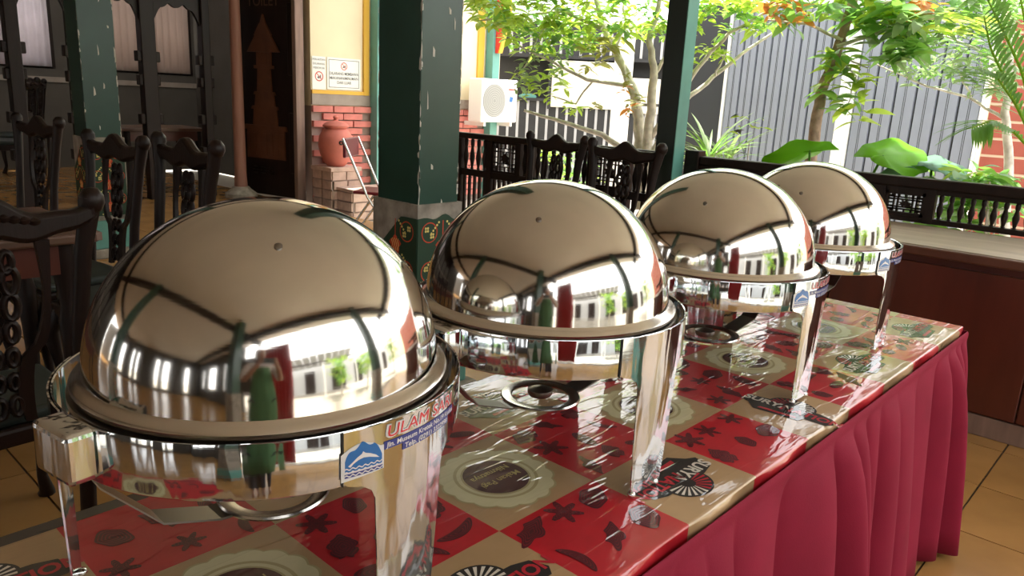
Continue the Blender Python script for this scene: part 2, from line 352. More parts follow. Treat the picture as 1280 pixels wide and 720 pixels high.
def cellcol(x, s): return (math.floor(x / CU) + math.floor(s / CV)) % 2   # (0,-1)->odd -> tan
for a in range(len(xs) - 1):
    for b in range(len(ss) - 1):
        cx, cs = (xs[a] + xs[a + 1]) / 2, (ss[b] + ss[b + 1]) / 2
        cloth.add([cmap(xs[a], ss[b]), cmap(xs[a + 1], ss[b]), cmap(xs[a + 1], ss[b + 1]), cmap(xs[a], ss[b + 1])], [(0, 1, 2, 3)], 1 if cellcol(cx, cs) else 0)
tc = cloth.build('tablecloth', [M['red'], M['tan']], None, smooth=60)
bm = bmesh.new(); bm.from_mesh(tc.data); bmesh.ops.remove_doubles(bm, verts=bm.verts, dist=1e-5); bmesh.ops.recalc_face_normals(bm, faces=bm.faces); bm.to_mesh(tc.data); bm.free()
tag(tc, 'red and tan checkered tablecloth printed with plates under clear film', 'tablecloth')
def frame(cx, cy, rdir, z):
    """print frame on the cloth: text runs along rdir (degrees), up is 90 degrees to its left"""
    c, s = math.cos(math.radians(rdir)), math.sin(math.radians(rdir))
    return lambda a, b, t: (cx + a * c - b * s, cy + a * s + b * c, ZT + .0026 + z + t)
def plate_print(cx, cy, rdir):
    f0, f1, f2, f3 = (frame(cx, cy, rdir, .0003 * k) for k in range(4))
    R0 = .105; n = 160
    sc = lambda R, am: [((R + am * abs(math.sin(t * 8))) * math.cos(t), (R + am * abs(math.sin(t * 8))) * math.sin(t)) for t in [2 * PI * i / n for i in range(n)]]
    mb = MB(); mb.prism(sc(R0, .0075), 0, f0, 1); mb.prism(sc(R0 - .003, .006), 0, f1, 0)
    ringfaces(mb, circ(0, 0, .079, 48), circ(0, 0, .073, 48), f2, 0, 1); ringfaces(mb, circ(0, 0, .0655, 48), circ(0, 0, .0615, 48), f2, 0, 1)
    p = mb.build('plate_print', [M['plateprint'], M['plateedge']], tc)
    MB().prism(circ(0, 0, .0615, 48), 0, f3).build('maroon_disc', M['maroon'], p)
    t = MB(); f4 = frame(cx, cy, rdir, .0013); add_text(t, 'Makan Pagi', .021, lambda a, b, w: f4(a, b + .013, w), bold=.01); add_text(t, 'Nikmatnya', .021, lambda a, b, w: f4(a, b - .016, w), bold=.01)
    t.build('gold_lettering', M['gold'], p)
def surya_print(cx, cy, rdir):
    f0, f1, f2 = (frame(cx, cy, rdir, .0003 * k) for k in range(3)); mb = MB()
    # black backing: sun disc + jagged banner
    mb.prism(circ(.0, .025, .056, 40, .045), 0, f0)
    mb.prism([(-.105, -.02), (-.098, .018), (-.06, .026), (.0, .03), (.07, .026), (.1, .016), (.112, -.014), (.1, -.03), (.05, -.03), (.045, -.05), (-.06, -.058), (-.085, -.03)], 0, frame(cx, cy, rdir, .00015))
    b = mb.build('emblem_print', M['pblack'], tc)
    ry, rd, rw, rr2 = MB(), MB(), MB(), MB()
    for k in range(13):
        a = PI * (-.05 + 1.1 * k / 12); w = .055
        p = [(.017 * math.cos(a - w), .025 + .014 * math.sin(a - w)), (.051 * math.cos(a - w * 1.2), .025 + .041 * math.sin(a - w * 1.2)), (.051 * math.cos(a + w * 1.2), .025 + .041 * math.sin(a + w * 1.2)), (.017 * math.cos(a + w), .025 + .014 * math.sin(a + w))]
        (rr2 if k > 6 else rw).prism(p, 0, f1)
    MB().prism([(-.055, -.046), (-.052, -.036), (.035, -.032), (.035, -.042)], 0, f1).build('red_banner', M['pred'], b)
    add_text(ry, 'SURYA', .037, lambda a, b_, w: f2(a - .052, b_ + .002, w), bold=.03); add_text(rd, 'NATION', .037, lambda a, b_, w: f2(a + .056, b_ - .004, w), bold=.03)
    rw.build('white_sun_ray', M['pwhite'], b)['kind'] = 'stuff'; rr2.build('red_sun_ray', M['pred'], b)['kind'] = 'stuff'
    ry.build('white_lettering', M['pwhite'], b); rd.build('red_lettering', M['pred'], b)
def veg(kind, r):
    n = 36; T = [2 * PI * i / n for i in range(n)]
    if kind == 0: return [(r * (1 + .1 * math.sin(3 * t)) * math.cos(t), r * .72 * (1 + .06 * math.sin(5 * t)) * math.sin(t)) for t in T]          # tomato / onion
    if kind == 1: return [(r * (.75 + .33 * math.sin(6 * t)) * math.cos(t), r * (.75 + .33 * math.sin(6 * t)) * math.sin(t)) for t in T]           # star anise / leaf rosette
    if kind == 2: return [(r * 1.35 * math.cos(t), r * .34 * math.sin(t) + .4 * r * math.cos(t) ** 2) for t in T]                                  # chilli
    if kind == 3: return [(r * (1 + .28 * math.sin(4 * t + 1)) * 1.2 * math.cos(t), r * .55 * (1 + .25 * math.sin(5 * t)) * math.sin(t)) for t in T]  # ginger
    if kind == 4: return [(r * 1.15 * math.cos(t), r * .5 * math.sin(t)) for t in T]                                                               # peanut / bean
    return [(r * (.8 + .35 * abs(math.sin(2.5 * t))) * math.cos(t), r * .7 * (.8 + .35 * abs(math.sin(4.5 * t))) * math.sin(t)) for t in T]
def veg_print(ci, cj):
    rn = random.Random(ci * 31 + cj * 7 + 400)
    for a in range(3):
        for b in range(3):
            px = (ci + (a + .5 + rn.uniform(-.14, .14)) / 3) * CU; s = (cj + (b + .5 + rn.uniform(-.14, .14)) / 3) * CV
            if s > s_fold - .035 or -s > YL - .035 or px > XB - .035 or px < XA: continue
            r = rn.uniform(.024, .036); rot = rn.uniform(0, 360); kd = rn.randrange(6); f0 = frame(px, -s, rot, 0); f1 = frame(px, -s, rot, .0003); vp = MB()
            vp.prism(veg(kd, r), 0, f0)
            for q in range(4):
                sc = .86 - .2 * q
                o = [(x_ * sc, y_ * sc) for x_, y_ in veg(kd, r)]; i_ = [(x_ * (sc - .07), y_ * (sc - .07)) for x_, y_ in veg(kd, r)]
                ringfaces(vp, o, i_, f1, 0, 1)
            vp.build('vegetable_print', [M['veg'], M['pveg']], tc)
M['pveg'] = laminated('print_mid_red', (.2, .006, .016), .2)
for ci in range(-5, 9):
    for cj in range(-2, 1):
        cx, cs = (ci + .5) * CU, (cj + .5) * CV
        if cx < XA or cx > XB: continue
        if cellcol(cx, cs) == 0: veg_print(ci, cj)
        elif cj == -1: plate_print(cx, -cs, 180)
        elif cx < XB - .1:
            if cj == 0: surya_print(cx - .0, -cs + .026, {1: 180, 3: -90}.get(ci, 0))
            else: surya_print(cx, -cs - .018, 0)
# skirt
sk = MB(); path = [];
nx = 460
for i in range(nx + 1): path.append((XA + (XB + .012 - XA) * i / nx, YF - .018, 0, -1))
for i in range(1, 90): path.append((XB + .012, YF - .018 + .68 * i / 89, 1, 0))
ph = 0; phs = []
for i in range(len(path)):
    ph += (.36 + .16 * math.sin(i * .045) + .1 * math.sin(i * .013 + 1)); phs.append(ph)
rows = [(.737, 0, 0), (.731, .004, 0), (.712, .004, 0), (.706, .001, .05), (.66, .003, .7), (.56, .008, 1.1), (.4, .018, 1.35), (.2, .03, 1.5), (.02, .04, 1.6)]
v = []
for z, off, am in rows:
    for i, (x, y, nx_, ny_) in enumerate(path):
        w = (1 - 2 * abs(math.sin(phs[i] * .5 + .35 * z)) ** .6) * -.033 * (.65 + .35 * math.sin(phs[i] * .13)) + math.sin(phs[i] * .29 + .6 + z) * .016
        w = w * am + off + am * .012
        if nx_ == 0 and i > 458: w2 = w
        ex = (1 if nx_ == 0 and i >= nx - 1 else 0)
        v.append((x + nx_ * w + (off if ex else 0), y + ny_ * w, z))
n = len(path)
f = [(a * n + i, a * n + i + 1, (a + 1) * n + i + 1, (a + 1) * n + i) for a in range(len(rows) - 1) for i in range(n - 1)]
o = MB().add(v, f).build('table_skirt', M['skirt'], None, smooth=70); tag(o, 'pleated wine red fabric skirt hanging around the buffet table', 'table skirt')
sb = o.modifiers.new('sub', 'SUBSURF'); sb.levels = 1; sb.render_levels = 1
so_ = o.modifiers.new('sol', 'SOLIDIFY'); so_.thickness = .0015

# ------------------------------------------------------------------ chafing dishes
RD, HD, ZB, RF, RB, Z1, Z0 = .232, .2236, .3085, .244, .266, .303, .237
def arcpts(a0, a1, n): return [math.radians(a0 + (a1 - a0) * i / n) for i in range(n + 1)]
M['s_white'] = mat('sticker_white', (.72, .72, .74), .3, coat=.5); M['s_blue'] = mat('sticker_blue', (.008, .14, .45), .3, coat=.5); M['s_navy'] = mat('sticker_navy', (.035, .05, .26), .3, coat=.5); M['s_red'] = mat('sticker_red', (.65, .03, .05), .3, coat=.5)
def chafer_proto():
    r = thing('chafing_dish', '', 'chafing dish')
    ns = 96
    prof = [(RF - .012, ZB - .012), (RF + .001, ZB - .010), (RF + .003, ZB - .004), (RF, ZB), (RD + .006, ZB + .002), (RD + .0005, ZB + .007)]
    prof += [(RD * math.cos(t), ZB + .007 + (HD - .007) * math.sin(t)) for t in [PI / 2 * i / 40 for i in range(1, 40)]] + [(0.0, ZB + HD)]
    lid = MB().lathe(prof[5:], ns).build('lid', M['steel'], r, smooth=50)
    MB().lathe([(RD - .004, ZB - .012)] + prof[:6], ns).build('lid_rim', M['satin'], lid, smooth=40)
    MB().lathe([(0, ZB - .05), (RB - .03, ZB - .045), (RB - .016, ZB - .022), (RF + .006, ZB - .014), (RF - .03, ZB - .013)], ns).build('water_pan', M['pan'], r, smooth=40)
    MB().lathe([(RB - .003, Z0), (RB - .0005, Z0 - .0008), (RB, Z0 + .001), (RB, Z1 - .001), (RB - .001, Z1 + .001), (RB - .003, Z1), (RB - .003, Z0)], 144).build('frame_band', M['steel2'], r, smooth=35)
    legs = []
    for la in (-90, 30, 150):
        # plate on the band running down into a curved leg
        rows = [(Z1 + .0008, 21.5), (Z1 - .03, 21.5), (Z0 + .004, 21.5), (Z0 - .001, 20.5), (Z0 - .006, 16.5), (Z0 - .014, 14), (Z0 - .026, 12.9), (.17, 12.5), (.10, 11.7), (.05, 11), (.012, 10.2), (.006, 9.4)]
        v = []; nc = 20
        for side in (0, 1):
            for z, hw in rows:
                rr = RB + .0008 + (.0022 if side else 0) - (max(0, .2 - z) * .03)
                for i in range(nc + 1):
                    a = math.radians(la - hw + 2 * hw * i / nc); v.append((rr * math.cos(a), rr * math.sin(a), z))
        c = nc + 1; K = len(rows); f = []
        for side in (0, 1):
            o_ = side * K * c
            f += [(o_ + a * c + i, o_ + a * c + i + 1, o_ + (a + 1) * c + i + 1, o_ + (a + 1) * c + i) for a in range(K - 1) for i in range(nc)]
        for a in range(K - 1):
            for i in (0, nc): f.append((a * c + i, (a + 1) * c + i, K * c + (a + 1) * c + i, K * c + a * c + i))
        for a in (0, K - 1): f += [(a * c + i, a * c + i + 1, K * c + a * c + i + 1, K * c + a * c + i) for i in range(nc)]
        lg = MB().add(v, f).build('leg', M['steel2'], r, smooth=35); legs.append(lg)
        for hw in (-9, 7):
            a = math.radians(la + hw); MB().lathe([(0, 0), (.006, .0005), (.008, .004), (.006, .009), (0, .0105)], 12, ((RB - .006) * math.cos(a), (RB - .006) * math.sin(a), 0)).build('foot_pad', M['chrome'], lg, smooth=60)
        for sg in (-1, 1):
            if la == -90 or sg < 0:
                a = math.radians(la + sg * 21.8); MB().box(((RB + .0012) * math.cos(a), (RB + .0012) * math.sin(a), (Z0 + Z1) / 2), (.003, .0016, Z1 - Z0), a).build('seam', M['rubber'], lg)
    # hinge block
    hb = MB().box((-RB - .012, 0, .274), (.038, .078, .062)).build('hinge_block', M['steel2'], r, bevel=.008, segs=3)
    # burner holder: strap and ring plate
    bh = MB(); ringp = [(.078, .098), (.08, .1015), (.078, .1045), (.06, .1035), (.057, .1015), (.059, .0985), (.078, .098)]
    br = MB().lathe(ringp, 40).build('burner_ring', M['satin'], r, smooth=40)
    MB().lathe([(0, .085), (.022, .086), (.026, .092), (.026, .1), (.012, .104), (0, .106)], 24, (.03, .026, 0)).build('damper_disc', M['darkplate'], br, smooth=40)
    for az in (170, -10):
        a = math.radians(az); A = [(RB - .006, .245), (RB - .03, .2), (RB - .10, .125), (.09, .1015), (.06, .1)]
        d = Vector((math.cos(a), math.sin(a), 0)); e = Vector((-math.sin(a), math.cos(a), 0)); sv = []; 
        for q, z in A:
            for w_ in (-.022, .022): sv.append(d * q + e * w_ + Vector((0, 0, z)))
        for q, z in A:
            for w_ in (-.022, .022): sv.append(d * q + e * w_ + Vector((0, 0, z - .003)))
        k_ = len(A); f = []
        for i in range(k_ - 1):
            f += [(2 * i, 2 * i + 1, 2 * i + 3, 2 * i + 2), (2 * k_ + 2 * i, 2 * k_ + 2 * i + 2, 2 * k_ + 2 * i + 3, 2 * k_ + 2 * i + 1), (2 * i, 2 * i + 2, 2 * k_ + 2 * i + 2, 2 * k_ + 2 * i), (2 * i + 1, 2 * k_ + 2 * i + 1, 2 * k_ + 2 * i + 3, 2 * i + 3)]
        MB().add(sv, f).build('burner_strap', M['darkplate'], br)
    return r, lid, legs
def sticker(leg):
    """bent along the leg plate; a = degrees from the seam, b = height"""
    def cyl(k): return lambda a, b, t=0: ((RB + .0034 + .00025 * k) * math.cos(math.radians(-111.5 + a)), (RB + .0034 + .00025 * k) * math.sin(math.radians(-111.5 + a)), b)
    def dense(poly, n=6):
        out = []
        for i in range(len(poly)):
            p, q = poly[i], poly[(i + 1) % len(poly)]
            out += [(p[0] + (q[0] - p[0]) * k / n, p[1] + (q[1] - p[1]) * k / n) for k in range(n)]
        return out
    def patch(mb, a0, a1, lo, hi, fn, n=14):
        A = [(a0 + (a1 - a0) * i / n, lo(i / n)) for i in range(n + 1)]; B = [(a0 + (a1 - a0) * i / n, hi(i / n)) for i in range(n + 1)]
        v = [fn(*p) for p in A] + [fn(*p) for p in B]; mb.add(v, [(i, i + 1, n + 2 + i, n + 1 + i) for i in range(n)])
    D = math.degrees(1 / RB)
    w = MB(); patch(w, -.8, 11, lambda t: .243 + .004 * t, lambda t: .277 + .010 * math.sin(PI * min(1, t * 1.1)), cyl(0)); 
    def put(mb, txt, size, a_c, z_c, bold, wid, fn, shear=0):
        v, f = text_geo(txt, size, bold=bold, shear=shear); x0 = min(p[0] for p in v); x1 = max(p[0] for p in v); s = wid / (x1 - x0) / D * 1.0
        mb.add([fn(a_c + (p[0] - (x0 + x1) / 2) * s * D, z_c + p[1]) for p in v], f)
    put(w, 'ULAM SARI', .0215, 26.3, .2905, .065, 29.6, cyl(1), .15)
    st = w.build('sticker', M['s_white'], leg)
    b = MB()
    cloud = []
    for i in range(28):
        t = i / 27; cloud.append((.2 + 10.2 * t, .268 + .018 * math.sin(PI * t) ** .7 + .0022 * math.sin(t * 17)))
    A = [(p[0], .2545) for p in cloud]; f1 = cyl(1); v = [f1(*p) for p in A] + [f1(*p) for p in cloud]; n = len(cloud)
    b.add(v, [(i, i + 1, n + i + 1, n + i) for i in range(n - 1)]); b.build('blue_wave_emblem', M['s_blue'], st)
    d = MB(); f2 = cyl(2)
    dol = [(1, .262), (2.2, .266), (3.4, .2705), (4.6, .2735), (5.0, .2765), (5.6, .2738), (7, .2715), (8.6, .2675), (9.6, .263), (8.4, .2648), (6.8, .2672), (5.2, .2685), (3.8, .2672), (2.4, .2638), (1.6, .26)]
    d.prism(dol, 0, f2)
    for q in range(3):
        z = .2575 - .0042 * q; P_ = [(.1 + 10.4 * i / 30, z + .0011 * math.sin(i * 1.3)) for i in range(31)]
        v = [f2(*p) for p in P_] + [f2(p[0], p[1] + .0016) for p in P_]; d.add(v, [(i, i + 1, 32 + i, 31 + i) for i in range(30)])
    d.build('white_dolphin', M['s_white'], st)
    nv = MB(); patch(nv, 11, 41.5, lambda t: .2695 + .0005 * t, lambda t: .2795, cyl(1)); patch(nv, 17, 38, lambda t: .2605, lambda t: .270, cyl(1)); patch(nv, 0.1, 10.6, lambda t: .2475, lambda t: .2525, cyl(1)); nv.build('navy_strip', M['s_navy'], st)
    tx = MB(); f3 = cyl(3)
    put(tx, 'Jln. Museum Kretek No.19 Kudus', .0088, 26.3, .2745, .02, 29.5, f3, .1); put(tx, 'Telp. (0291) 3322998', .0088, 27.5, .265, .02, 19.5, f3, .1)
    tx.build('white_lettering', M['s_white'], st)
    rd = MB(); put(rd, 'ULAM SARI', .0215, 26.3, .2905, .0, 28.3, f3, .15); rd.build('red_lettering', M['s_red'], st)
proto, lid0, legs0 = chafer_proto()
dishes = [((-.29, .186), 8.5, 'round steel chafing dish with long blue dolphin sticker, at the bare end of the table', 1, (-113.8 - 8.5, 54.9)),
          ((.2915, .172), 0, 'round steel chafing dish without any sticker on its front leg', 0, (-148.5, 49)),
          ((.9535, .162), 0, 'round steel chafing dish with dolphin sticker, between the unstickered dish and the last dish', 1, (-166.7, 42.1)),
          ((1.5587, .172), 0, 'round steel chafing dish with dolphin sticker, last one before the wooden cupboard', 1, (-170, 38))]
for k, ((x, y), rz, lab, stk, (ra, re)) in enumerate(dishes):
    r = proto if k == len(dishes) - 1 else copy_tree(proto)
    r.location = (x, y, ZT + .0042); r.rotation_euler = (0, 0, math.radians(rz)); tag(r, lab, 'chafing dish', 'chafing dishes on the buffet table')
    ch = list(r.children); lid = [c for c in ch if c.name.split('.')[0] == 'lid'][0]
    a, e = math.radians(ra), math.radians(re); p = Vector((RD * math.cos(e) * math.cos(a), RD * math.cos(e) * math.sin(a), ZB + .007 + (HD - .007) * math.sin(e)))
    rv = MB().lathe([(.0052, -.001), (.005, .0016), (.003, .0026), (0, .003)], 16).build('rivet', M['darkplate'], lid, smooth=50)
    rv.location = p; rv.rotation_euler = Vector((p.x / RD ** 2, p.y / RD ** 2, (p.z - ZB) / HD ** 2)).to_track_quat('Z', 'Y').to_euler()
    if stk:
        leg = [c for c in ch if c.name.split('.')[0] == 'leg']
        leg = min(leg, key=lambda o_: sum(v_.co.y for v_ in o_.data.vertices)); sticker(leg)

# ------------------------------------------------------------------ railing, cupboard
XR = 3.9
BAL = [(.006, 0), (.011, .02), (.011, .04), (.007, .06), (.014, .3), (.016, .42), (.008, .72), (.012, .8), (.012, .95), (.008, 1)]
def baluster(parent, y, z0, z1, rr=1.0, x=0): MB().lathe([(r_ * rr, z0 + (z1 - z0) * t) for r_, t in BAL], 8, (x, y, 0)).build('baluster', M['wood'], parent, smooth=50)
def carved_panel(parent, y0, y1, z0, z1):
    mb = MB(); fr = .018; fn = lambda a, b, t: (-.012 + t, a, b)
    for (a0, a1, b0, b1) in ((y0, y1, z0, z0 + fr), (y0, y1, z1 - fr, z1), (y0, y0 + fr, z0, z1), (y1 - fr, y1, z0, z1)): mb.bb(-.015, .015, a0, a1, b0, b1)
    iy0, iy1, iz0, iz1 = y0 + fr, y1 - fr, z0 + fr, z1 - fr; w = .004
    for q in (.16, .28, .72, .84):
        y = iy0 + (iy1 - iy0) * q; mb.bb(-.008, .008, y - w, y + w, iz0, iz1) if q in (.28, .72) else mb.bb(-.008, .008, y - w, y + w, iz0, iz1)
        z = iz0 + (iz1 - iz0) * q; mb.bb(-.008, .008, iy0, iy1, z - w, z + w)
    for k in range(5):
        for q in (.08, .92):
            z = iz0 + (iz1 - iz0) * (.1 + .2 * k); mb.bb(-.008, .008, iy0 + (iy1 - iy0) * (q - .08), iy0 + (iy1 - iy0) * (q + .08), z - w, z + w)
            y = iy0 + (iy1 - iy0) * (.1 + .2 * k); mb.bb(-.008, .008, y - w, y + w, iz0 + (iz1 - iz0) * (q - .08), iz0 + (iz1 - iz0) * (q + .08))
    fp = mb.build('fret_frame', M['wood'], parent)
    cy, cz, h = (iy0 + iy1) / 2, (iz0 + iz1) / 2, (iz1 - iz0) * .24; wy = (iy1 - iy0) * .24
    bird = [(-1, -1), (-.7, -.3), (-.9, .1), (-.4, .4), (-.2, .9), (.1, .5), (.5, .9), (.35, .3), (.9, .2), (.5, -.1), (.8, -.6), (.4, -.5), (.3, -1), (0, -.6), (-.3, -1)]
    MB().prism([(cy + a * wy, cz + b * h) for a, b in bird], .016, lambda a, b, t: (-.008 + t, a, b)).build('carved_motif', M['wood'], fp)
# right run: over the cupboard
rl = thing('carved_railing', 'dark wood railing run with carved panel standing over the cupboard', 'railing', (XR, 0, 0))
MB().bb(-.035, .035, -1.3, 1.86, 1.045, 1.105).build('top_rail', M['wood'], rl, bevel=.012)
MB().bb(-.02, .02, -1.3, 1.86, .855, .885).build('bottom_rail', M['wood'], rl, bevel=.004)
MB().bb(-.015, .015, -1.3, 1.86, 1.02, 1.045).build('under_rail', M['wood'], rl)
for y0, y1 in ((.39, .44), (.655, .72), (1.8, 1.86), (-.5, -.44), (-.82, -.76), (1.36, 1.42), (1.62, 1.68)): MB().bb(-.022, .022, y0, y1, .855, 1.045).build('stile', M['wood'], rl)
carved_panel(rl, .44, .655, .885, 1.02); carved_panel(rl, -.76, -.5, .885, 1.02); carved_panel(rl, 1.42, 1.62, .885, 1.02)
for y0, y1 in ((-.44, .39), (.72, 1.36)):
    n = int((y1 - y0) / .051)
    for i in range(n): baluster(rl, y0 + (i + .5) * (y1 - y0) / n, .885, 1.02, 1.1)
p_ = MB().bb(XR - .05, XR + .05, 1.86, 1.965, 0, 1.14).build('railing_post', M['wood'], None, bevel=.006); tag(p_, 'short dark wooden post ending the railing beside the slim pillar', 'post')
# left run: full-height railing
rl = thing('carved_railing', 'tall dark wood railing run with balusters behind the two carved chairs', 'railing', (XR, 0, 0))
MB().bb(-.03, .03, 2.2, 4.33, 1.06, 1.11).build('top_rail', M['wood'], rl, bevel=.01)
MB().bb(-.02, .02, 2.2, 4.33, .74, .80).build('mid_rail', M['wood'], rl, bevel=.006); MB().bb(-.02, .02, 2.2, 4.33, .1, .16).build('bottom_rail', M['wood'], rl, bevel=.006)
pat = [(2.2, 2.26, 's'), (2.26, 2.42, 'b'), (2.42, 2.48, 's'), (2.48, 2.75, 'p'), (2.75, 2.81, 's'), (2.81, 3.36, 'b'), (3.36, 3.43, 's'), (3.43, 3.5, 'b'), (3.5, 3.55, 's'), (3.55, 3.83, 'p'), (3.83, 3.89, 's'), (3.89, 4.2, 'b'), (4.2, 4.27, 's'), (4.27, 4.33, 's')]
for y0, y1, t in pat:
    if t == 's': MB().bb(-.025, .025, y0, y1, 0, 1.06).build('stile', M['wood'], rl)
    elif t == 'p': carved_panel(rl, y0, y1, .8, 1.06)
    else:
        n = max(1, int((y1 - y0) / .07))
        for i in range(n): baluster(rl, y0 + (i + .5) * (y1 - y0) / n, .8, 1.06, 1.5)
    if t in 'pb':
        n = max(1, int((y1 - y0) / .055))
        for i in range(n):
            y = y0 + (i + .5) * (y1 - y0) / n; MB().bb(-.01, .01, y - .011, y + .011, .16, .74).build('slat', M['wood'], rl)
# cupboard
cb = thing('low_cupboard', 'long reddish brown wooden cupboard under the railing', 'cupboard', (3.13, 0, 0))
MB().bb(0.012, .7, -1.4, 1.72, .1, .798).build('body', M['wood2'], cb, bevel=.004)
MB().bb(.0, .7, -1.4, 1.72, 0, .1).build('plinth', M['leafwood'], cb, bevel=.004)
for y0, y1 in ((-1.395, -.845), (-.84, -.284), (-.278, .62), (.626, 1.2), (1.206, 1.71)): 
    d = MB().bb(-.012, .012, y0, y1, .11, .765).build('cupboard_door', M['wood2'], cb, bevel=.004)
    if y0 == .626: MB().bb(-.02, -.01, y0 + .05, y1 - .05, .3, .33).build('door_rail', M['wood2'], d, bevel=.003)
wt = thing('ledge_top', 'worn pale grey wooden ledge lying on the cupboard', 'ledge', (3.1, 0, .80))
MB().bb(.02, .765, -1.42, 1.74, -.0, .048).build('board', M['ledge'], wt, bevel=.003); MB().bb(-.012, .02, -1.42, 1.74, .0, .044).build('nosing', M['ledge_edge'], wt, bevel=.008)

# ------------------------------------------------------------------ carved chairs
def chair_proto(h=1.18, w=.54):
    r = thing('carved_chair', '', 'chair'); W_ = M['wood']; hw = w / 2; sh = .50; sw = .25; d = .46
    # origin under the middle of the back; chair faces +y; back along x
    def stile(s): return [(s * .2, .02, 0), (s * .205, .0, .25), (s * .21, 0, sh), (s * .215, -.02, .75), (s * .235, -.05, h - .16), (s * .255, -.06, h - .05), (s * .262, -.065, h + .0)]
    for s in (-1, 1):
        MB().tube(stile(s), [.026, .026, .026, .024, .026, .03, .034], 8, sq=1.0).build('back_stile', W_, r, smooth=50)
    n = 28; top = []; bot = []
    for i in range(n + 1):
        t = -1 + 2 * i / n; x = t * (hw + .005)
        z = h - .035 + .045 * math.exp(-(t / .3) ** 2) + .012 * math.cos(t * 9) * (1 - abs(t)) + .03 * max(0, abs(t) - .75) / .25
        top.append((x, z)); bot.append((x, z - .075 - .045 * math.exp(-(t / .35) ** 2) + .02 * abs(t)))
    cr = MB().strip(bot, top, .05, lambda a, b, t: (a, -.09 + t - .0, b)).build('crest_rail', W_, r, smooth=50, bevel=.015)
    for s in (-1, 1): MB().lathe([(0, -.04), (.026, -.035), (.036, -.01), (.034, .012), (.02, .032), (0, .036)], 12, (s * (hw - .005), -.065, h - .005)).build('scroll_ear', W_, cr, smooth=60)
    ca = MB()
    for q in range(9):
        t = -1 + q * .25; ca.lathe([(0, -.014), (.016, -.006), (.018, .004), (0, .016)], 8, (t * .1, -.085, h - .035 - .02 * abs(t)))
    ca.build('crest_carving', W_, cr, smooth=60)
    # pierced splat
    zt, zb_ = h - .11, sh + .02
    def sp(u, z): 
        k = (z - zb_) / (zt - zb_); return (u, -.02 - .045 * k, z)
    outl = lambda k: .07 + .03 * k ** 2 + .025 * math.sin(PI * k) * (k > .4) - .012 * math.sin(PI * min(1, k * 2))
    smb = MB()
    for s in (-1, 1):
        A = []; B = []
        for i in range(17):
            k = i / 16; z = zb_ + (zt - zb_) * k; o_ = outl(k) + .035 * k; A.append((s * o_, z)); B.append((s * max(.004, o_ - .03 - .012 * math.sin(k * 7)), z))
        smb.strip(A, B, .018, lambda a, b, t: (sp(a, b)[0], sp(a, b)[1] - t, b))
    spl = smb.build('splat', W_, r)
    cm = MB()
    for k, rad in ((.9, .024), (.8, .032), (.66, .03), (.52, .024), (.38, .02), (.24, .018), (.1, .024)):
        z = zb_ + (zt - zb_) * k
        for s in (-1, 1):
            pts = [sp(s * (.008 + rad * (1 + math.cos(a)) * .62), z + rad * 1.25 * math.sin(a)) for a in [PI * q / 6 for q in range(-6, 7)]]
            cm.tube([(p[0], p[1] - .008, p[2]) for p in pts], .011, 6)
    cm.build('carved_scrollwork', W_, spl, smooth=60)
    # seat
    MB().bb(-sw, sw, 0, d, sh - .07, sh - .01).build('seat_frame', W_, r, bevel=.012)
    st = MB().prism([(-sw + .015, .02), (sw - .015, .02), (sw - .005, d - .02), (-sw + .005, d - .02)], .045, lambda a, b, t: (a, b, sh - .012 + t)).build('seat_cushion', M['cushion'], r, bevel=.018, segs=3)
    for s in (-1, 1):
        MB().tube([(s * (sw - .03), d - .03, sh - .05), (s * (sw - .005), d + .012, sh - .15), (s * (sw - .02), d, .25), (s * (sw - .04), d - .02, .1), (s * (sw - .02), d + .01, .02), (s * (sw - .02), d + .02, 0)], [.032, .038, .025, .018, .026, .03], 8).build('front_leg', W_, r, smooth=60)
    ap = []; 
    A = [(-sw + .02 + (2 * sw - .04) * i / 12, sh - .07) for i in range(13)]; B = [(a, z - .02 - .03 * abs(math.cos(i * PI / 4))) for i, (a, z) in enumerate(A)]
    MB().strip(B, A, .02, lambda a, b, t: (a, d - .025 + t, b)).build('apron', W_, r)
    return r
cp = chair_proto(); used = []
def chair(x, y, az, sc, label, group):
    r = cp if not used else copy_tree(cp); used.append(1)
    r.location = (x, y, 0); r.rotation_euler = (0, 0, math.radians(az)); r.scale = (sc, sc, sc); return tag(r, label, 'chair', group)
G1, G2 = 'carved chairs around the dining tables', 'carved chairs at the railing'
# az: direction of local +x ; chair faces 90 deg to its left
chair(-.30, 1.60, 3, .935, 'carved dark chair pushed to the dining table, its rounded crest end beside the steel lid', G1)
chair(.60, 3.30, 98, .965, 'carved dark chair standing right in front of the chipped green pillar', G1)
chair(.645, 2.62, 92, .99, 'carved dark chair with worn pale band, between chipped pillar and carved door panel', G1)
chair(.68, 4.75, 100, .975, 'carved dark chair standing behind the dining table beyond its pale corner', G1)
chair(3.52, 2.88, 90, .985, 'carved dark chair backed by railing panels, farther from the slim post', G2)
chair(3.20, 2.05, 90, .995, 'carved dark chair backed by the railing right beside the slim post', G2)
chair(2.2, 10.3, 60, 1.14, 'small dark chair silhouette before the pale curtained window', 'chairs in the dim back room'); chair(2.66, 11.6, 60, 1.12, 'small dark chair silhouette before the pale curtained window', 'chairs in the dim back room')

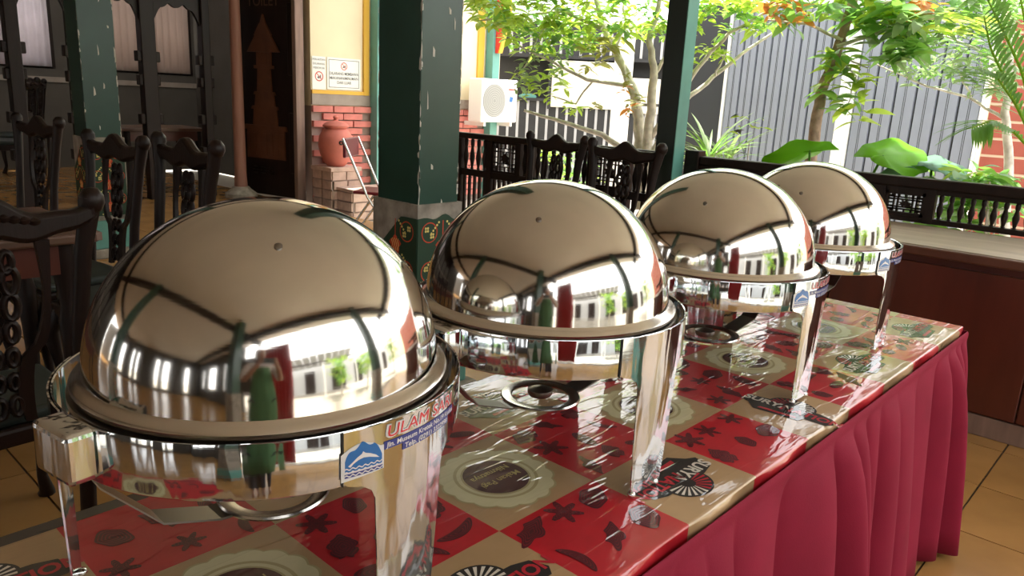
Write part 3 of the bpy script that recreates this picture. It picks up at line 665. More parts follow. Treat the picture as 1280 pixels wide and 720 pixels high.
def dining_table(x0, x1, y0, y1, h, label, mtop):
    t = thing('dining_table', label, 'table', ((x0 + x1) / 2, (y0 + y1) / 2, 0)); a, b = (x1 - x0) / 2, (y1 - y0) / 2
    tp = MB().bb(-a, a, -b, b, h - .035, h).build('table_top', mtop, t, bevel=.008)
    nb = max(2, int(2 * b / .16))
    for i in range(nb): MB().bb(-a + .01, a - .01, -b + 2 * b * i / nb + .002, -b + 2 * b * (i + 1) / nb - .002, h - .002, h + .003).build('plank', mtop, tp)
    for sx in (-1, 1): MB().bb(sx * a - .012, sx * a + .012, -b, b, h - .03, h + .002).build('end_cap', M['leafwood'], tp, bevel=.003)
    for s in (-1, 1): MB().bb(-a + .08, a - .08, s * (b - .08) - .012, s * (b - .08) + .012, h - .16, h - .035).build('apron', M['wood2'], t)
    for s in (-1, 1): MB().bb(s * (a - .09) - .012, s * (a - .09) + .012, -b + .08, b - .08, h - .16, h - .035).build('apron', M['wood2'], t)
    for sx in (-1, 1):
        for sy in (-1, 1):
            MB().lathe([(.03, 0), (.034, .04), (.022, .1), (.03, .3), (.04, h * .6), (.028, h * .66), (.042, h - .17), (.042, h - .035)], 10, (sx * (a - .1), sy * (b - .1), 0)).build('table_leg', M['wood'], t, smooth=50)
    return t
t_ = dining_table(-1.6, .235, 2.36, 3.1, .85, 'dark brown planked dining table with pale worn corner', M['wood3'])
MB().bb(-.75, .78, -.12, .12, .0, .2).build('foot_board', M['wood'], t_, bevel=.01)
dining_table(2.9, 4.0, 9.2, 10.0, .82, 'brown table in the back room seen through the carved partition', M['wood3'])

# ------------------------------------------------------------------ back room: carved partition, curtained windows
cpn = thing('carved_partition', 'dark carved wooden partition with scalloped valances before the back room', 'partition', (0, 8.8, 0))
posts = [(-3.4, .2), (-2.2, .14), (-1.0, .2), (.2, .14), (1.2, .14), (1.72, .13), (2.42, .34), (3.1, .17), (3.8, .1)]
for x, w in posts:
    MB().bb(x - w / 2, x + w / 2, -.07, .07, 0, 3.3).build('post', M['wood'], cpn, bevel=.01)
    for z, ww in ((.5, .05), (.9, .05), (1.35, .04), (1.62, .05)): MB().bb(x - w / 2 - ww, x + w / 2 + ww, -.05, .05, z, z + .12).build('carved_block', M['wood'], cpn, bevel=.012)
for (xa, wa), (xb, wb) in zip(posts[:-1], posts[1:]):
    a, b = xa + wa / 2, xb - wb / 2; n = 24; A = []; B = []
    for i in range(n + 1):
        t = i / n; A.append((a + (b - a) * t, 2.24 + .1 * (1 - abs(2 * t - 1)) * 1 - .08 * abs(math.sin(t * PI * 3)) * (1 - abs(2 * t - 1)) - .16 * max(0, abs(2 * t - 1) - .7) / .3)); B.append((a + (b - a) * t, 3.3))
    MB().strip(A, B, .05, lambda p, q, t: (p, -.025 + t, q)).build('valance', M['wood'], cpn)
c = thing('round_post', 'pinkish brown round wooden post beside the carved door panel', 'post', (4.06, 8.5, 0))
MB().lathe([(.085, .12), (.075, .3), (.07, 1.6), (.06, 3.3)], 20).build('shaft', M['postred'], c, smooth=50); MB().lathe([(.2, 0), (.2, .05), (.13, .1), (.1, .14)], 20).build('base', M['plaster'], c, smooth=40)
YW = 12.7
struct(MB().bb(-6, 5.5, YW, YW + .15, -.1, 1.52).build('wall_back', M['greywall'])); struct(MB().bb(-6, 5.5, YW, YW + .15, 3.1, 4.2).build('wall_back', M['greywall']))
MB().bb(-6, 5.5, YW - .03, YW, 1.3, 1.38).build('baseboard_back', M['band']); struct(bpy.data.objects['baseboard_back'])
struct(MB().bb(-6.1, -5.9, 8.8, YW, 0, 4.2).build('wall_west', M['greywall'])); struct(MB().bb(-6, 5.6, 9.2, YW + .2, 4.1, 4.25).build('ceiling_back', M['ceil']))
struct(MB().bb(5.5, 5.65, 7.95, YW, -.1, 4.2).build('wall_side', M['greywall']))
wk = 1
for x0, x1, mt in ((1.9, 3.25, 'curtain'), (3.95, 5.4, 'curtainp')):
    fr = MB()
    for (a, b_, z0, z1) in ((x0 - .06, x0, 1.5, 3.1), (x1, x1 + .06, 1.5, 3.1), (x0, x1, 1.5, 1.56), (x0, x1, 3.04, 3.1), ((x0 + x1) / 2 - .03, (x0 + x1) / 2 + .03, 1.56, 3.04)): fr.bb(a, b_, YW, YW + .1, z0, z1)
    wd = struct(fr.build('window_%d' % wk, M['wood'])); wk += 1
    n = 90; v = []
    for z in (1.53, 2.3, 3.08):
        for i in range(n + 1): v.append((x0 + (x1 - x0) * i / n, YW - .03 + .018 * math.sin(i * .9 + .4 * math.sin(i * .3)), z))
    cu = MB().add(v, [(a * (n + 1) + i, a * (n + 1) + i + 1, (a + 1) * (n + 1) + i + 1, (a + 1) * (n + 1) + i) for a in range(2) for i in range(n)]).build('window_curtain', M[mt], None, smooth=80)
    cu.modifiers.new('sol', 'SOLIDIFY').thickness = .002
    tag(cu, {'curtain': 'pale gathered curtain hanging in the far back room window', 'curtainp': 'pinkish grey gathered curtain hanging in the back room behind the brown table'}[mt], 'curtain', 'back room curtains')
for xa, xb in ((-6, 1.84), (3.31, 3.89), (5.46, 5.5)): struct(MB().bb(xa, xb, YW, YW + .15, 1.52, 3.1).build('wall_back', M['greywall']))

# ------------------------------------------------------------------ carved door panel
A = Vector((4.27, 8.8, 0)); B = Vector((4.5, 7.82, 0)); az = math.atan2(B.y - A.y, B.x - A.x); L_ = (B - A).length
dp = thing('carved_door_panel', 'tall dark wooden door panel carved with a tiered tower', 'door panel', A, az)
MB().bb(0, L_, -.03, .03, 0.03, 2.62).build('panel', M['wood'], dp, bevel=.006)
MB().bb(L_ - .0, L_ + .06, -.09, .05, 0.0, 3.3).build('edge_post', M['leafwood'], dp, bevel=.008)
for z0, z1 in ((.35, 1.1), (1.55, 2.4)): MB().bb(L_ - .1, L_ - .02, -.07, -.02, z0, z1).build('edge_block', M['wood'], dp, bevel=.01)
# relief on the -y side (towards the pavilion)
rel = MB(); cx = L_ * .47; fr_ = lambda a, b, t: (cx + a, -.03 - t, b)
def tier(z0, z1, w0, w1, t): rel.prism([(-w0, z0), (w0, z0), (w1, z1), (-w1, z1)], t, fr_)
tier(.5, .86, .34, .33, .02); tier(.86, .92, .38, .36, .028); tier(.92, 1.12, .22, .2, .02); tier(1.12, 1.16, .24, .22, .026); tier(1.16, 1.3, .18, .16, .02); tier(1.3, 1.34, .19, .17, .026); tier(1.34, 1.62, .13, .11, .02)
tier(1.62, 1.66, .17, .17, .026); tier(1.66, 1.82, .13, .13, .016); tier(1.82, 2.02, .28, .13, .03); tier(2.02, 2.16, .15, .05, .03); tier(2.16, 2.27, .05, .005, .02)
tw = rel.build('tower_relief', M['carve'], dp)
br = MB()
for k in range(7): br.bb(cx - .3 + .1 * k - .03, cx - .3 + .1 * k + .03, -.056, -.05, .54, .82)
for k in range(5): br.bb(cx - .09 + .045 * k - .012, cx - .09 + .045 * k + .012, -.05, -.046, 1.67, 1.81)
br.build('tower_niche', M['carve'], tw)
lt = MB(); add_text(lt, 'TOILET', .17, lambda a, b, t: (cx + a, -.034, 2.42 + b), bold=.01); lt.build('carved_lettering', M['wood3'], dp)
ro = MB()
for k in range(3):
    for q in range(6): ro.lathe([(0, 0), (.018, .004), (.02, .01), (0, .016)], 8, (cx - .2 + .14 * k + .035 * math.cos(q * PI / 3), -.04, .34 + .045 * math.sin(q * PI / 3)))
ro.build('carved_rosette', M['wood'], dp)

# ------------------------------------------------------------------ cream house wall with brick base, signs, jar
YH = 7.75
hw_ = struct(MB().bb(4.64, 8.0, YH, YH + .15, 1.2, 4.0).build('wall_house', M['cream']))
lw = struct(MB().bb(4.64, 8.0, YH, YH + .15, -.15, 1.2).build('wall_house', M['mortar']))
struct(MB().bb(4.64, 7.95, YH - .025, YH, 1.215, 1.35).build('trim_11', M['band']))
struct(MB().bb(4.64, 5.5, YH - .03, YH, 1.35, 1.395).build('trim_12', M['yellow'])); struct(MB().bb(5.42, 5.5, YH - .035, YH, 1.35, 3.6).build('trim_13', M['yellow'])); struct(MB().bb(7.5, 7.62, YH - .035, YH, 1.35, 3.6).build('trim_14', M['yellow']))
bl = [MB().box((0, 0, 0), (.29, .05, .075)).mesh('brick', M['brick']), MB().box((0, 0, 0), (.14, .05, .075)).mesh('brick', M['brick'])]
for rix in range(14):
    z = 1.165 - rix * .092; x = 4.79 + (.15 if rix % 2 else 0)
    while x < 5.5:
        o = link('brick', bl[0], lw); o.location = (x, YH - .012 - rnd.uniform(0, .012), z); o.rotation_euler = (0, 0, rnd.uniform(-.01, .01)); x += .305
for rix in range(14):
    z = 1.165 - rix * .092; x = 5.85 + (.15 if rix % 2 else 0)
    while x < 7.6:
        o = link('brick', bl[0], lw); o.location = (x, YH - .012 - rnd.uniform(0, .012), z); x += .305
for k, x in enumerate((5.6, 7.74)):
    c = thing('teal_column', ('slim teal column with red bracket beside the warning sign' if k == 0 else 'slim teal column with red bracket by the white air conditioner'), 'column', (x, YH - .1, -.15))
    MB().bb(-.075, .075, -.075, .075, 0, 3.8).build('shaft', M['teal'], c, bevel=.006)
    bk = MB().prism([(0, 0), (.06, 0), (.1, .12), (.16, .35), (.22, .6), (.22, .9), (0, .9)], .07, lambda a, b, t: (-.035 + t, -.075 - a, 2.2 + b)).build('bracket', M['redtrim'], c, bevel=.004)
    MB().prism([(.065, 0), (.085, 0), (.125, .12), (.185, .35), (.245, .6), (.245, .9), (.222, .9), (.222, .6), (.162, .35), (.102, .12)], .074, lambda a, b, t: (-.037 + t, -.075 - a, 2.2 + b)).build('bracket_edge', M['yellow'], bk)
def sign(x0, x1, z0, z1, label, full):
    s = thing('wall_sign', label, 'sign', ((x0 + x1) / 2, YH - .004, (z0 + z1) / 2)); a, b = (x1 - x0) / 2, (z1 - z0) / 2
    MB().bb(-a, a, -.006, 0, -b, b).build('sheet', M['paper'], s)
    f1 = lambda p, q, t: (p, -.008, q); ink = MB(); red = MB()
    if full:
        for (p0, p1, q0, q1) in ((-a + .025, a - .025, b - .03, b - .024), (-a + .025, a - .025, -b + .024, -b + .03), (-a + .025, -a + .031, -b + .024, b - .024), (a - .031, a - .025, -b + .024, b - .024)): ink.prism([(p0, q0), (p1, q0), (p1, q1), (p0, q1)], 0, f1)
        for k, l in enumerate(('DILARANG MEMBAWA', 'MAKANAN/MINUMAN', 'DARI LUAR')): add_text(ink, l, .05, (lambda dz: lambda p, q, t: (p * .86, -.008, q + dz))(.0 - .055 * k), bold=.01)
        cy, rc = b - .1, .048
    else:
        for k, (l, sz) in enumerate((('PERHATIAN', .035), ('DILARANG', .035), ('MEROKOK', .035))): add_text(ink, l, sz, (lambda dz: lambda p, q, t: (p, -.008, q + dz))(.16 - .05 * k), bold=.0)
        cy, rc = -.04, .06
    ringfaces(red, circ(0, cy, rc), circ(0, cy, rc * .82), f1)
    red.prism([(-.7 * rc, cy + .6 * rc), (-.6 * rc, cy + .7 * rc), (.7 * rc, cy - .6 * rc), (.6 * rc, cy - .7 * rc)], 0, lambda p, q, t: (p, -.0085, q))
    ink.prism([(-.4 * rc, cy - .4 * rc), (.1 * rc, cy - .4 * rc), (.1 * rc, cy + .1 * rc), (-.4 * rc, cy - .1 * rc)], 0, f1); ink.prism([(.2 * rc, cy - .4 * rc), (.45 * rc, cy - .4 * rc), (.45 * rc, cy + .3 * rc), (.2 * rc, cy + .3 * rc)], 0, f1)
    ink.build('grey_lettering', M['ink'], s); red.build('red_circle', M['inkred'], s)
sign(4.87, 5.38, 1.41, 1.8, 'white sign with black border and small red circle above the bricks', True)
sign(4.655, 4.85, 1.4, 1.8, 'plain white paper with larger red circle half hidden by the door panel', False)
pd = thing('brick_pedestal', 'pale weathered brick pedestal stepped down under the clay jar', 'pedestal', (4.78, 7.42, -.15))
core = MB().bb(-.2, .2, -.2, .2, 0, .59); core.build('core', M['mortar'], pd); MB().bb(-.12, .42, -.52, -.2, 0, .36).build('core', M['mortar'], pd)
MB().bb(-.23, .23, -.22, .22, .58, .63).build('cap', M['palebrick'], pd, bevel=.006); MB().bb(-.15, .46, -.55, -.2, .36, .40).build('cap', M['palebrick'], pd, bevel=.006)
pm = MB().box((0, 0, 0), (.19, .1, .1)).mesh('brick', M['palebrick']); pm2 = MB().box((0, 0, 0), (.1, .19, .1)).mesh('brick', M['palebrick'])
for rix in range(5):
    for k in range(2):
        o = link('brick', pm, pd); o.location = (-.105 + .21 * k + (.02 if rix % 2 else 0), -.165, .06 + .117 * rix)
        o = link('brick', pm2, pd); o.location = (-.165, -.105 + .21 * k, .06 + .117 * rix)
for rix in range(3):
    for k in range(3): o = link('brick', pm, pd); o.location = (-.03 + .19 * k + (.03 if rix % 2 else 0), -.485, .06 + .118 * rix)
    for k in range(2): o = link('brick', pm2, pd); o.location = (-.09, -.42 + .18 * k, .06 + .118 * rix)
jar = thing('clay_jar', 'round red clay water jar with lid on the brick pedestal', 'jar', (4.76, 7.4, .48))
jb = MB().lathe([(0, 0), (.1, 0), (.13, .03), (.19, .14), (.215, .26), (.205, .36), (.16, .44), (.13, .465), (.14, .48)], 32).build('jar_body', M['clay'], jar, smooth=50)
MB().lathe([(.155, .48), (.16, .5), (.13, .53), (.06, .555), (.03, .56), (.025, .58), (.035, .6), (.02, .62), (0, .625)], 28).build('lid', M['clay'], jar, smooth=50)
MB().lathe([(.03, 0), (.028, .02), (.016, .03), (.014, .01)], 14).build('spout_hole', M['rubber'], jb, smooth=40).location = (.0, 0, 0)
sp_ = jb.children[0]; d = Vector((-.3, -1, 0)).normalized(); sp_.location = d * .195 + Vector((0, 0, .3)); sp_.rotation_euler = Vector((d.x, d.y, .1)).to_track_quat('Z', 'Y').to_euler()
# folding chair
fc = thing('folding_chair', 'red vinyl folding chair with chrome legs beside the dark green pillar', 'chair', (3.72, 5.16, 0), math.radians(35))
MB().bb(-.2, .2, -.2, .2, .47, .50).build('seat', M['seatred'], fc, bevel=.012)
MB().bb(-.19, .19, .27, .3, .8, .98).build('backrest', M['seatred'], fc, bevel=.01)
for s in (-1, 1):
    MB().tube([(s * .21, -.24, .02), (s * .21, .05, .45), (s * .21, .29, .98)], .012, 8).build('leg', M['chrome'], fc, smooth=50); MB().tube([(s * .19, .3, .02), (s * .19, .0, .46), (s * .19, -.12, .47)], .012, 8).build('leg', M['chrome'], fc, smooth=50)
MB().tube([(-.21, -.22, .06), (.21, -.22, .06)], .009, 8).build('stretcher', M['chrome'], fc, smooth=50); MB().tube([(-.19, .27, .06), (.19, .27, .06)], .009, 8).build('stretcher', M['chrome'], fc, smooth=50)
# air conditioner
ac = thing('air_conditioner', 'white outdoor air conditioner unit with round fan grille on the house wall', 'air conditioner', (7.55, 7.42, 1.05))
MB().bb(-.38, .38, -.14, .14, 0, .62).build('casing', M['acwhite'], ac, bevel=.02)
gr = MB()
for k in range(1, 8): ringfaces(gr, circ(-.12, .31, .03 * k + .01, 36), circ(-.12, .31, .03 * k, 36), lambda a, b, t: (a, -.147, b))
gr.build('fan_grille', M['acgrey'], ac); MB().prism(circ(-.12, .31, .235, 36), .004, lambda a, b, t: (a, -.145 + t, b)).build('fan_recess', mat('ac_recess', (.3, .3, .29), .7), ac)
MB().prism([(.2, .3), (.27, .3), (.28, .37), (.21, .38)], 0, lambda a, b, t: (a, -.143, b)).build('teal_badge', M['s_blue'], ac); MB().bb(.18, .3, -.143, -.14, .47, .49).build('red_nameplate', M['inkred'], ac)
MB().bb(-.3, -.26, -.12, .3, -.06, 0).build('wall_bracket', M['acwhite'], ac); MB().bb(.26, .3, -.12, .3, -.06, 0).build('wall_bracket', M['acwhite'], ac)

# ------------------------------------------------------------------ black slatted kiosk
ko = thing('slatted_kiosk', 'black slatted kiosk with open serving window behind the pale tree', 'kiosk', (10.0, 8.1, -.15), math.radians(-51))
q = 14.05 / FPX
MB().bb(-1.3, 2.6, .45, .5, 0, 2.9).build('back_wall', M['blackslat'], ko); MB().bb(-1.3, 2.6, .0, .5, 2.72, 2.8).build('roof', M['blackslat'], ko)
for (z0, z1) in ((.05, 1.53), (2.32, 2.72)):
    x = -1.28; k = 0
    while x < 2.5:
        if z0 > 1 or True:
            MB().bb(x, x + .13, 0, .03, z0, z1).build('black_slat', M['blackslat'], ko); MB().bb(x + .13, x + .175, -.012, .02, z0, z1).build('pale_batten', M['paleslat'], ko)
        x += .175
MB().bb(-1.3, 2.55, -.05, .12, 1.53, 1.58).build('counter', M['blackslat'], ko); MB().bb(-1.3, 2.55, -.03, .03, 2.27, 2.33).build('lintel', M['blackslat'], ko)
MB().bb(-.24, .0, -.02, .05, 1.5, 2.3).build('mullion', M['blackslat'], ko)
MB().bb(-.22, 1.0, -.06, -.03, 1.44, 2.24).build('pale_board', M['board'], ko, bevel=.01); MB().bb(1.05, 1.7, -.05, -.02, 1.4, 2.0).build('pale_board', M['board'], ko, bevel=.01)
for x in (-.23, 1.02): MB().bb(x - .03, x + .03, -.07, -.02, 1.4, 2.3).build('board_frame', M['blackslat'], ko)
MB().prism(circ(-.62, 1.6, .16, 16, .05), .2, lambda a, b, t: (a, .05 + t, b)).build('teal_tray', M['teal'], ko)
wp = MB().bb(-.1, .1, -.1, .1, 0, 2.6).build('white_gate_post', M['whitepaint'], None, bevel=.01); wp.location = at(771, 190, 11.5).to_2d().to_3d() + Vector((0, 0, -.152)); tag(wp, 'white square post in front of the black kiosk', 'post')

# ------------------------------------------------------------------ grey gate and red wall
def gate(y0, y1, n, label, x):
    g_ = thing('metal_gate', label, 'gate', (x, y0, -.15)); L2 = y1 - y0; w = L2 / n
    MB().bb(.03, .05, 0, L2, .05, 2.75).build('backing', M['gatedark'], g_)
    bm_ = MB().prism([(.004, 0), (.012, .03), (w - .016, .03), (w - .008, 0)], 2.68, lambda a, b, t: (.03 - b, a, .06 + t)).mesh('gate_board', M['gate'])
    rm = MB().bb(-.003, .0, -.003, .003, .06, 2.74).mesh('board_groove', M['gatedark'])
    for k in range(n):
        b_ = link('gate_board', bm_, g_); b_.location = (0, k * w, 0)
        o = link('board_groove', rm, b_); o.location = (.002, w * .45, 0); o = link('board_groove', rm, b_); o.location = (.002, w * .53, 0)
    MB().bb(-.02, .05, -.03, .0, 0, 2.78).build('gate_frame', M['whitepaint'], g_); MB().bb(-.02, .05, L2, L2 + .03, 0, 2.78).build('gate_frame', M['whitepaint'], g_); MB().bb(-.02, .05, 0, L2, 2.74, 2.8).build('gate_frame', M['whitepaint'], g_)
    return g_
gate(2.52, 3.9, 8, 'grey ribbed metal gate leaf next to the dark gap', 8.0)
gate(1.13, 2.36, 6, 'grey ribbed metal gate leaf next to the red wall', 8.0)
o = MB().bb(-.06, .06, -.045, .045, 0, 3.2).build('white_gate_post', M['whitepaint'], None, bevel=.008); o.location = (7.95, 2.44, -.152); tag(o, 'white square post between the two grey gate leaves', 'post')
o = MB().bb(-.06, .06, -.25, .25, 0, 2.8).build('dark_gate_panel', M['gatedark'], None, bevel=.008); o.location = (8.1, 4.2, -.152); tag(o, 'narrow black panel beside the grey gate leaf', 'panel')
wr = struct(MB().bb(8.1, 8.25, -3.5, 1.08, -.15, 2.5).build('wall_red', M['joint']))
sd = MB().bb(-.006, 0, -.57, .57, -.071, .071).mesh('siding_board', M['siding'])
for rix in range(15):
    for k in range(4): o = link('siding_board', sd, wr); o.location = (8.1, .5 - 1.15 * k + (.0 if rix % 2 else 0), .0 + .168 * rix)

# ------------------------------------------------------------------ surroundings mirrored in the steel: far wall, hall end, courtyard
struct(MB().bb(16, 16.3, -14, 20, -.15, 3.4).build('wall_far', M['cream']))
M['whitewall'] = mat('courtyard_white', (.42, .43, .44), .8, var=.06, scale=1)
we = MB()
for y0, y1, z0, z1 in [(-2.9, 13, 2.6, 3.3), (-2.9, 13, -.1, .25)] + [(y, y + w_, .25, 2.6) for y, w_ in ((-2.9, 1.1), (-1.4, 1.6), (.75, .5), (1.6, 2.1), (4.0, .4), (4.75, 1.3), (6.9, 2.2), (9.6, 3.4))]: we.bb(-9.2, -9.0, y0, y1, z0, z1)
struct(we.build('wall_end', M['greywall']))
struct(MB().bb(-14, 12, -9.3, -9, -.15, 2.9).build('wall_courtyard', M['whitewall']))
for k in range(9):
    d = struct(MB().bb(-12.6 + 2.7 * k, -11.6 + 2.7 * k + .5 * (k % 2), -9.0, -8.95, -.1, 2.2).build('door_%d' % (k + 1), M['wood']))  # invented dark panels, added to break up the bright wall mirrored in the lids
sw_ = MB()
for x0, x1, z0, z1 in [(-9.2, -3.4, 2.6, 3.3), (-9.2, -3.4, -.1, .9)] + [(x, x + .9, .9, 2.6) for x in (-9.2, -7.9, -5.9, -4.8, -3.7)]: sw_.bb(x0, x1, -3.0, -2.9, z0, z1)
struct(sw_.build('wall_light_block', M['greywall']))  # unseen wall added to keep courtyard light off the pillars' inward faces
cn = thing('courtyard_canopy', 'white striped canopy over the courtyard, mirrored in the steel lids', 'canopy', (-1.5, -7.3, 0))
for k in range(14): MB().prism([(-2.6, 3.15), (2.6, 2.6), (2.6, 2.63), (-2.6, 3.18)], .56, lambda a, b, t: (-4.2 + .6 * k + t, -a * .42, b)).build('canopy_strip', M['whitewall'], cn)
for x in (-4.1, -1.3, 1.5, 4.1): MB().bb(x - .05, x + .05, 1.0, 1.1, -.15, 2.6).build('canopy_post', M['whitepaint'], cn)
MB().bb(-4.2, 4.2, 1.0, 1.12, 2.5, 2.6).build('canopy_beam', M['wood'], cn)
n = 60; v = []
for z in (.25, 1.4, 2.6):
    for i in range(n + 1): v.append((-2.0 + .9 * i / n, -2.45 + .03 * math.sin(i * .9), z))
o = MB().add(v, [(a * (n + 1) + i, a * (n + 1) + i + 1, (a + 1) * (n + 1) + i + 1, (a + 1) * (n + 1) + i) for a in range(2) for i in range(n)]).build('red_curtain', mat('red_cloth', (.5, .03, .04), .8), None, smooth=80); o.modifiers.new('s', 'SOLIDIFY').thickness = .003
tag(o, 'red curtain on the courtyard side, mirrored in the steel lids', 'curtain')

# ------------------------------------------------------------------ plants
def leaf_mesh(name, L_, w, fold=.25, droop=.25, mt=None, n=5):
    v = []; f = []
    for i in range(n + 1):
        t = i / n; ww = w * (math.sin(PI * min(1, t * .97 + .03)) ** .8) * (1 - .25 * t); z = -droop * L_ * t * t
        v += [(-ww / 2, L_ * t, z + fold * ww / 2), (0, L_ * t, z), (ww / 2, L_ * t, z + fold * ww / 2)]
    for i in range(n):
        a = 3 * i; f += [(a, a + 1, a + 4, a + 3), (a + 1, a + 2, a + 5, a + 4)]
    return MB().add(v, f).mesh(name, mt, smooth=80)
def orient(o, p, d, roll, s):
    d = d.normalized(); z = Vector((0, 0, 1)); x = d.cross(z)
    x = x.normalized() if x.length > .05 else Vector((1, 0, 0)); up = x.cross(d)
    mt = Matrix((x, d, up)).transposed().to_4x4() @ Matrix.Rotation(roll, 4, 'Y')
    o.matrix_world = Matrix.Translation(p) @ mt @ Matrix.Scale(s, 4)
def foliage(parent, clusters, kinds, per, size, maxobj, seed, spread=1.0):
    """whorls of leaves; the largest become leaf objects, the rest one stuff mesh"""
    rn = random.Random(seed); rest = {}; cnt = 0
    for (p, k, sz) in clusters:
        for q in range(per):
            th = 2 * PI * q / per + rn.uniform(-.4, .4); el = rn.uniform(-.5, .6)
            d = Vector((math.cos(th) * math.cos(el), math.sin(th) * math.cos(el), math.sin(el))); pos = Vector(p) + Vector((rn.uniform(-1, 1), rn.uniform(-1, 1), rn.uniform(-1, 1))) * .05 * spread
            s = sz * size * rn.uniform(.65, 1.2); me = kinds[k]
            if cnt < maxobj:
                o = link('leaf', me, None); orient(o, pos, d, rn.uniform(-.6, .6), s); w_ = o.matrix_world.copy(); o.parent = parent; o.matrix_world = w_; o.matrix_basis = parent.matrix_basis.inverted() @ w_; cnt += 1
            else:
                t_ = bpy.data.objects.new('tmp', None); orient(t_, pos, d, rn.uniform(-.6, .6), s); mw = Matrix.Translation(-Vector(parent.location)) @ t_.matrix_world; bpy.data.objects.remove(t_)
                mb = rest.setdefault(k, MB()); mb.add([mw @ v_.co for v_ in me.vertices], [tuple(p_.vertices) for p_ in me.polygons])
    for k, mb in rest.items(): mb.build('foliage', kinds[k].materials[0], parent, smooth=80)['kind'] = 'stuff'
LF = {'A': leaf_mesh('leaf', 1, .42, mt=M['leafA']), 'B': leaf_mesh('leaf', 1, .42, mt=M['leafB']), 'C': leaf_mesh('leaf', 1, .4, mt=M['leafC']), 'D': leaf_mesh('leaf', 1, .45, mt=M['leafD']), 'O': leaf_mesh('leaf', 1, .45, mt=M['leafO']), 'V': leaf_mesh('leaf', 1, .4, mt=M['leafV'])}
def limb(parent, pts, r0, r1, name, mt, D, dj=0, seed=0):
    rn = random.Random(seed + len(pts)); P = [at(x, y, D + dj * i + rn.uniform(-.05, .05)) - Vector(parent.location) for i, (x, y) in enumerate(pts)]
    Q = []
    for i in range(len(P) - 1):
        for s in range(4): Q.append(P[i].lerp(P[i + 1], s / 4) + Vector((rn.uniform(-1, 1), rn.uniform(-1, 1), 0)) * .012)
    Q.append(P[-1]); n = len(Q); MB().tube(Q, [r0 + (r1 - r0) * i / (n - 1) for i in range(n)], 7).build(name, mt, parent, smooth=60)
def cl(region, n, kinds, D, dd, sz, seed):
    rn = random.Random(seed); x0, y0, x1, y1 = region
    return [(at(rn.uniform(x0, x1), rn.uniform(y0, y1), D + rn.uniform(-dd, dd)), rn.choice(kinds), sz * rn.uniform(.8, 1.2)) for _ in range(n)]
D1 = 7.6; b_ = at(800, 235, D1); b_.z = -.152
t1 = thing('pale_barked_tree', 'pale barked branching tree with lime green leaves behind the railing', 'tree', b_)
bx, by = 800, 0
lb = [([(800, 262), (801, 225), (800, 175), (794, 120), (780, 85), (757, 40), (742, -8)], .075, .025), ([(803, 235), (812, 150), (818, 95), (812, 52), (826, -8)], .055, .02), ([(801, 200), (752, 168), (702, 152), (655, 138)], .035, .012),
      ([(790, 108), (735, 100), (690, 78), (650, 58)], .02, .008), ([(752, 36), (705, 14), (645, 20), (598, 26)], .02, .007), ([(812, 175), (850, 118), (882, 72), (912, 42), (955, 16)], .03, .01), ([(815, 190), (855, 128), (892, 96), (934, 62), (1002, 18)], .03, .01),
      ([(818, 95), (838, 60), (845, 20)], .02, .008), ([(768, 60), (782, 30), (779, -8)], .018, .01), ([(700, 15), (672, 45), (652, 90)], .012, .006), ([(740, 101), (720, 130), (690, 120)], .01, .005), ([(893, 95), (905, 70), (880, 60)], .01, .005)]
for k, (pts, r0, r1) in enumerate(lb): limb(t1, pts, r0, r1, 'trunk' if k == 0 else 'branch', M['bark'], D1, .06 * (-1) ** k, k)
C = cl((592, -6, 735, 30), 60, 'AAAB', D1, .6, 1, 1) + cl((636, 20, 740, 62), 44, 'AAB', D1, .5, 1, 2) + cl((645, 60, 705, 112), 16, 'AAAC', D1, .4, .9, 3) + cl((655, 105, 705, 130), 6, 'AA', D1, .2, .8, 4) + cl((720, 52, 772, 88), 9, 'D', D1, .3, 1.1, 5) + cl((735, -6, 832, 44), 34, 'AAB', D1, .5, 1, 6) + cl((845, -4, 960, 40), 40, 'AAB', D1, .5, 1, 7) + cl((845, 40, 905, 80), 8, 'A', D1, .3, .9, 8) + cl((770, 90, 800, 145), 5, 'DDO', D1, .2, .7, 9) + cl((600, 24, 645, 40), 8, 'AA', D1, .3, 1, 10) + cl((880, 62, 905, 76), 3, 'A', D1, .1, 1, 11) + cl((690, 120, 745, 150), 4, 'AD', D1, .2, .7, 12)
C += cl((600, -110, 960, -8), 70, 'AAB', D1, .8, 1, 13)
foliage(t1, C, LF, 8, .13, 290, 21)
D2 = 6.6; b_ = at(1006, 262, D2); b_.z = -.152
t2 = thing('slender_tree', 'slender brown trunked tree leaning over the grey gate', 'tree', b_)
for k, (pts, r0, r1) in enumerate([([(996, 330), (1006, 250), (1017, 175), (1028, 115), (1050, 55), (1068, -8)], .055, .035), ([(1048, 58), (1095, 42), (1140, 25), (1190, 22)], .016, .006), ([(1052, 50), (1010, 30), (960, 25)], .014, .006), ([(1040, 85), (1062, 75), (1085, 85)], .01, .005), ([(1060, 20), (1100, 5), (1150, -5)], .014, .008), ([(1045, 70), (1070, 95), (1060, 130)], .008, .004)]): limb(t2, pts, r0, r1, 'trunk' if k == 0 else 'branch', M['bark2'] if k == 0 else M['bark'], D2, 0, k + 30)
